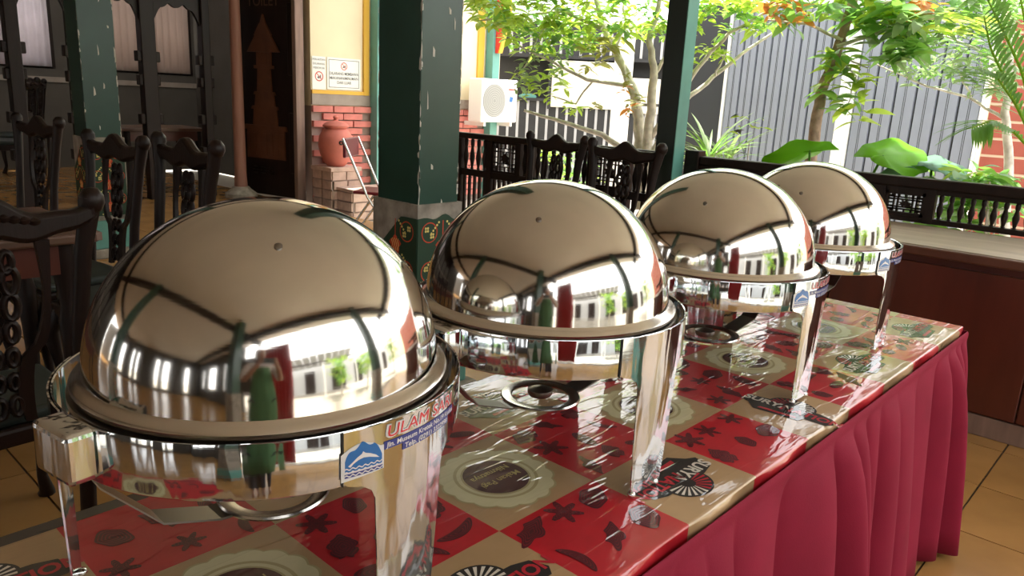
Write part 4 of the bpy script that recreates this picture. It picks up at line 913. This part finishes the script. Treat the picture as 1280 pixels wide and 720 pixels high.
C = cl((1040, 65, 1088, 100), 8, 'AB', D2, .2, 1.2, 31) + cl((1032, 100, 1078, 150), 8, 'AB', D2, .15, 1.3, 32) + cl((1062, -6, 1140, 40), 24, 'BBA', D2, .4, 1.5, 33) + cl((1095, 30, 1150, 75), 16, 'BBC', D2, .3, 1.4, 34) + cl((1140, -6, 1240, 40), 22, 'BCA', D2, .5, 1.3, 35) + cl((960, -6, 1050, 28), 18, 'ABO', D2, .3, 1, 36) + cl((1140, 0, 1165, 20), 2, 'O', D2, .1, 1.2, 37)
C += cl((970, -100, 1230, -8), 45, 'ABB', D2, .6, 1.3, 38)
foliage(t2, C, LF, 6, .15, 240, 41)
D3 = 7.3; b_ = at(1262, 250, D3); b_.z = -.152
t3 = thing('grey_leaved_tree', 'twiggy grey green leaved tree in front of the red wall', 'tree', b_)
for k, (pts, r0, r1) in enumerate([([(1255, 300), (1262, 200), (1256, 140), (1262, 70), (1270, 0)], .04, .02), ([(1258, 150), (1212, 122), (1160, 108), (1095, 80)], .014, .005), ([(1262, 90), (1220, 60), (1180, 45), (1140, 48)], .012, .005), ([(1215, 122), (1200, 95), (1185, 70)], .008, .004), ([(1258, 120), (1230, 95), (1225, 70)], .008, .004)]): limb(t3, pts, r0, r1, 'trunk' if k == 0 else 'branch', M['bark'], D3, 0, k + 50)
C = cl((1110, 70, 1210, 106), 22, 'CCB', D3, .4, .75, 51) + cl((1120, 40, 1260, 80), 40, 'CCB', D3, .5, .8, 52) + cl((1215, 80, 1265, 112), 12, 'CC', D3, .3, .8, 53) + cl((1180, -5, 1275, 40), 16, 'CB', D3, .5, .9, 54)
foliage(t3, C, LF, 8, .12, 240, 61)
# taro
def taro(px, py, D, label, leaves, mt):
    b_ = at(px, 300, D); b_.z = -.152; r = thing('taro_plant', label, 'plant', b_)
    for (x, y, w, tilt, az) in leaves:
        c = at(x, y, D) - b_; n = 40; out = []
        v = [(0, 0, .0)]; 
        for i in range(n):
            t = 2 * PI * i / n; rr = w * (.5 + .18 * math.cos(t) - .42 * math.exp(-((t - PI) / .3) ** 2) + .015 * math.sin(9 * t)); v.append((rr * 1.35 * math.cos(t), rr * math.sin(t), .09 * w * math.sin(2 * t) + .03 * w * math.cos(7 * t) - .12 * rr))
        lf = MB().add(v, [(0, 1 + i, 1 + (i + 1) % n) for i in range(n)]).build('large_leaf', M[mt], r, smooth=80); lf.location = c; lf.rotation_euler = (tilt[0], tilt[1], az); lf.modifiers.new('s', 'SOLIDIFY').thickness = .002
        MB().tube([Vector((0, 0, 0)), Vector((c.x * .3, c.y * .3, c.z * .5)), c], [.016, .012, .008], 7).build('leaf_stalk', M['leafB'], r, smooth=60)
taro(1020, 200, 5.5, 'big bright green leaved plant rising behind the railing', [(1012, 188, .38, (.5, .15), 2.5), (1104, 194, .36, (.45, -.1), -.6)], 'taro')
taro(1160, 215, 5.6, 'blue green broad leaved plant low behind the railing', [(1165, 206, .3, (.3, .0), -.55), (1130, 214, .2, (.5, .2), 2.2)], 'taro2')
def shrub(px, D, zt, w, n, kinds, label, name, size=.14, seed=0):
    b_ = at(px, 300, D); b_.z = -.152; r = thing(name, label, 'plant', b_); rn = random.Random(seed)
    for k in range(max(3, n // 4)):
        e = Vector((rn.uniform(-w, w), rn.uniform(-w, w), zt * rn.uniform(.8, 1))); MB().tube([(e.x * .15, e.y * .15, 0), (e.x * .6, e.y * .6, e.z * .6), e], [.01, .008, .004], 5).build('stem', M['bark'], r)
    C = [(b_ + Vector((rn.uniform(-w, w), rn.uniform(-w, w), zt * (1 - .5 * rn.random() ** 2))), rn.choice(kinds), 1) for _ in range(n)]
    foliage(r, C, LF, 7, size, 150, seed + 5, 1.5)
shrub(1180, 5.6, 1.2, .3, 22, 'B', 'leafy green shrub behind the railing under the red wall, beside the blue green leaf', 'leafy_shrub', .15, 71)
shrub(1250, 5.4, 1.25, .32, 26, 'BBA', 'leafy green shrub behind the railing under the red wall, beneath the palm', 'leafy_shrub', .15, 72)
shrub(927, 5.9, 1.47, .16, 8, 'VVA', 'small thin shrub with dark leaves in front of the grey gate', 'dark_leaved_shrub', .075, 73)
shrub(700, 8.8, 1.0, .5, 20, 'BAC', 'low green shrub outside behind the tall railing run', 'leafy_shrub', .16, 74)
def grassy(px, D, zt, n, L_, label, seed):
    b_ = at(px, 300, D); b_.z = -.152; r = thing('spider_plant', label, 'plant', b_); rn = random.Random(seed); me = leaf_mesh('blade', 1, .07, .3, .5, M['leafB'], 7); me2 = leaf_mesh('blade', 1, .07, .3, .5, M['leafC'], 7)
    MB().lathe([(.12, 0), (.16, zt - .3), (.17, zt - .28), (.1, zt - .29)], 16).build('pot', M['clay'], r, smooth=40)
    for k in range(n):
        th = rn.uniform(0, 2 * PI); el = rn.uniform(.3, 1.3); d = Vector((math.cos(th) * math.cos(el), math.sin(th) * math.cos(el), math.sin(el))); o = link('leaf_blade', rn.choice((me, me2)), None); orient(o, Vector((0, 0, zt - .28)), d, 0, L_ * rn.uniform(.7, 1.1)); w_ = o.matrix_world.copy(); o.parent = r; o.matrix_basis = w_
grassy(874, 6.3, 1.44, 44, .5, 'bushy strap leaved plant beside the slim post', 81); grassy(896, 7.0, 1.36, 26, .5, 'smaller strap leaved plant in front of the dark gate panel', 82)
# palm
b_ = at(1310, 300, 5.4); b_.z = -.152
pl = thing('palm', 'palm with long feathered fronds in front of the red wall', 'palm', b_); lm = leaf_mesh('leaflet', 1, .1, .3, .25, M['leafB'], 5)
MB().lathe([(.09, 0), (.07, .5), (.06, 1.0), (.05, 1.4)], 12).build('trunk', M['bark2'], pl, smooth=50)
rn = random.Random(5)
for tip in ([(1300, 190), (1278, 90), (1250, 30), (1222, -25)], [(1300, 190), (1290, 80), (1280, 20), (1268, -40)], [(1302, 195), (1270, 130), (1245, 95), (1222, 85)], [(1302, 200), (1268, 165), (1240, 150), (1215, 160)], [(1305, 200), (1320, 90), (1345, 20), (1375, -10)], [(1300, 195), (1262, 110), (1238, 60), (1230, 20)]):
    P = [at(x, y, 5.4 - .12 * i) - b_ for i, (x, y) in enumerate(tip)]; Q = []
    for i in range(3):
        for s in range(8): Q.append(P[i].lerp(P[i + 1], s / 8))
    Q.append(P[-1]); Q = [Q[0]] + [(Q[i - 1] + Q[i] * 2 + Q[i + 1]) / 4 for i in range(1, len(Q) - 1)] + [Q[-1]]
    fr = MB().tube(Q, [.012 - .009 * i / 24 for i in range(25)], 6).build('frond', M['leafA'], pl, smooth=60)
    for i in range(6, 25):
        t = (Q[min(i + 1, 24)] - Q[i - 1]).normalized(); sd_ = t.cross(Vector((0, 0, 1))).normalized()
        for s in (-1, 1):
            o = link('leaflet', lm, None); orient(o, Q[i], t * .8 + sd_ * s * .75 + Vector((0, 0, -.12)), 0, .3 * (1 - .5 * abs(i - 14) / 14) * rn.uniform(.85, 1.1)); w_ = o.matrix_world.copy(); o.parent = fr; o.matrix_basis = w_

for k, (x, y, h, kd, lab) in enumerate(((.9, -5.0, 2.3, 'AAB', 'lime green courtyard tree mirrored in the steel lids, by the canopy end'), (2.6, -4.6, 2.1, 'AB', 'green courtyard tree mirrored in the steel lids, farther along the table'), (5.4, -4.0, 2.4, 'BAC', 'green courtyard tree beyond the cupboard end, mirrored in the lids'), (-6.2, -5.0, 2.4, 'BC', 'dull green courtyard tree behind the photographer'))):
    r = thing('courtyard_tree', lab, 'tree', (x, y, -.152)); rn = random.Random(90 + k)
    MB().tube([(0, 0, 0), (.03, .02, h * .4), (0, .05, h * .8)], [.06, .05, .03], 8).build('trunk', M['bark'], r, smooth=60)
    C = [(Vector((x, y, 0)) + Vector((rn.gauss(0, .28), rn.gauss(0, .28), rn.uniform(.35, 1) * h)), rn.choice(kd), 1) for _ in range(70)]
    foliage(r, C, LF, 7, .22, 0, 95 + k, 2)

# ------------------------------------------------------------------ the photographer, behind the camera, seen mirrored in the lids
pr = thing('person', 'person in white shirt and green apron holding up a phone, mirrored in the steel lid', 'person', (CW.x - .7405 * .45, CW.y - .672 * .45, 0), math.radians(42.23 - 90))
M['skin'] = mat('skin', (.42, .24, .16), .5); M['hair'] = mat('black_hair', (.012, .01, .009), .45); M['shirt'] = mat('white_shirt', (.62, .56, .54), .8); M['apron'] = mat('green_apron', (.07, .17, .07), .8); M['trouser'] = mat('dark_trousers', (.03, .028, .035), .8); M['phone'] = mat('phone_black', (.02, .02, .02), .2)
def skinned(name, verts, edges, mt, root=0, sub=2):
    me = bpy.data.meshes.new(name); me.from_pydata([v[:3] for v in verts], edges, []); me.materials.append(mt); o = link(name, me, pr)
    o.modifiers.new('skin', 'SKIN'); lay = me.skin_vertices[0].data
    for i, v in enumerate(verts): lay[i].radius = (v[3], v[4] if len(v) > 4 else v[3]); lay[i].use_root = (i == root)
    o.modifiers[0].use_smooth_shade = True
    u = o.modifiers.new('sub', 'SUBSURF'); u.levels = u.render_levels = sub; return o
V = [(0, 0, .98, .14, .11), (0, 0, 1.12, .115, .09), (0, .0, 1.32, .135, .1), (0, -.005, 1.46, .1, .08), (0, .0, 1.55, .05), (0, .02, 1.61, .062, .068), (0, .03, 1.69, .082, .095), (0, .025, 1.775, .06, .07)]
Ed = [(i, i + 1) for i in range(7)]
for s in (-1, 1):
    b0 = len(V); V += [(s * .15, -.005, 1.455, .056), (s * .215, .02, 1.40, .05), (s * .25, .12, 1.21, .04), (s * .17, .27, 1.31, .033), (s * .105, .36, 1.40, .024), (s * .092, .385, 1.425, .02, .026)]
    Ed += [(3, b0)] + [(b0 + i, b0 + i + 1) for i in range(5)]; h = b0 + 5
    for q, (dz, ln) in enumerate(((.034, .9), (.012, 1), (-.01, .95), (-.03, .75))):
        f0 = len(V); V += [(s * .088, .398, 1.433 + dz, .0085), (s * (.088 - .018 * ln), .407, 1.435 + dz, .008), (s * (.088 - .034 * ln), .4065, 1.436 + dz, .007)]; Ed += [(h, f0), (f0, f0 + 1), (f0 + 1, f0 + 2)]
    f0 = len(V); V += [(s * .084, .372, 1.44, .0095), (s * .066, .366, 1.452, .0085), (s * .05, .366, 1.458, .0075)]; Ed += [(h, f0), (f0, f0 + 1), (f0 + 1, f0 + 2)]
    b0 = len(V); V += [(s * .085, 0, .9, .09), (s * .095, .015, .52, .058), (s * .1, -.015, .1, .038), (s * .105, .05, .045, .04), (s * .11, .13, .035, .035)]; Ed += [(0, b0)] + [(b0 + i, b0 + i + 1) for i in range(4)]
skinned('body', V, Ed, M['skin'])
V = [(0, 0, .93, .165, .135), (0, 0, 1.12, .14, .115), (0, 0, 1.32, .155, .122), (0, -.005, 1.455, .115, .098), (0, 0, 1.5, .07, .07)]; Ed = [(0, 1), (1, 2), (2, 3), (3, 4)]
for s in (-1, 1):
    b0 = len(V); V += [(s * .15, -.005, 1.452, .07), (s * .215, .02, 1.40, .065), (s * .245, .1, 1.24, .058), (s * .235, .15, 1.235, .05)]; Ed += [(3, b0), (b0, b0 + 1), (b0 + 1, b0 + 2), (b0 + 2, b0 + 3)]
skinned('shirt', V, Ed, M['shirt'])
V = [(0, 0, .95, .15, .12)]; Ed = []
for s in (-1, 1):
    b0 = len(V); V += [(s * .09, 0, .86, .105), (s * .097, .01, .52, .078), (s * .1, -.01, .12, .062)]; Ed += [(0, b0), (b0, b0 + 1), (b0 + 1, b0 + 2)]
skinned('trousers', V, Ed, M['trouser'])
v = []; n = 14
zs = [(.55, .2), (.8, .19), (1.0, .17), (1.15, .15), (1.3, .13), (1.42, .1)]
for z, w in zs:
    for i in range(n + 1):
        t = -1 + 2 * i / n; v.append((w * t, .165 * math.sqrt(max(.05, 1 - .55 * t * t)) + .004 * math.sin(9 * t + z * 6), z))
o = MB().add(v, [(a * (n + 1) + i, a * (n + 1) + i + 1, (a + 1) * (n + 1) + i + 1, (a + 1) * (n + 1) + i) for a in range(len(zs) - 1) for i in range(n)]).build('apron', M['apron'], pr, smooth=80); o.modifiers.new('s', 'SOLIDIFY').thickness = .004
hr = [(0, .0, 1.80, .05, .06), (0, -.02, 1.75, .092, .085), (0, -.045, 1.66, .09, .06), (0, -.06, 1.54, .085, .045), (0, -.075, 1.42, .07, .03)]
skinned('hair', hr, [(0, 1), (1, 2), (2, 3), (3, 4)], M['hair'])
fa = MB()
for s in (-1, 1): fa.lathe([(0, -.005), (.011, -.003), (.013, .0), (.011, .003), (0, .005)], 10, (s * .033, .118, 1.69))
fa.build('eyes', M['hair'], pr, smooth=60)
MB().tube([(0, .118, 1.70), (0, .135, 1.665), (0, .122, 1.655)], [.008, .014, .008], 8).build('nose', M['skin'], pr, smooth=60); MB().tube([(-.026, .105, 1.628), (0, .116, 1.626), (.026, .105, 1.628)], [.004, .007, .004], 8).build('mouth', mat('lips', (.36, .12, .1), .5), pr, smooth=60)
ph_ = MB().box((0, 0, 0), (.165, .009, .08)).build('phone', M['phone'], None, bevel=.004); ph_.location = Vector((CW.x - .7405 * .062, CW.y - .672 * .062, 1.433)); ph_.rotation_euler = (0, 0, math.radians(42.23 - 90)); tag(ph_, 'black phone held sideways by the mirrored person', 'phone')
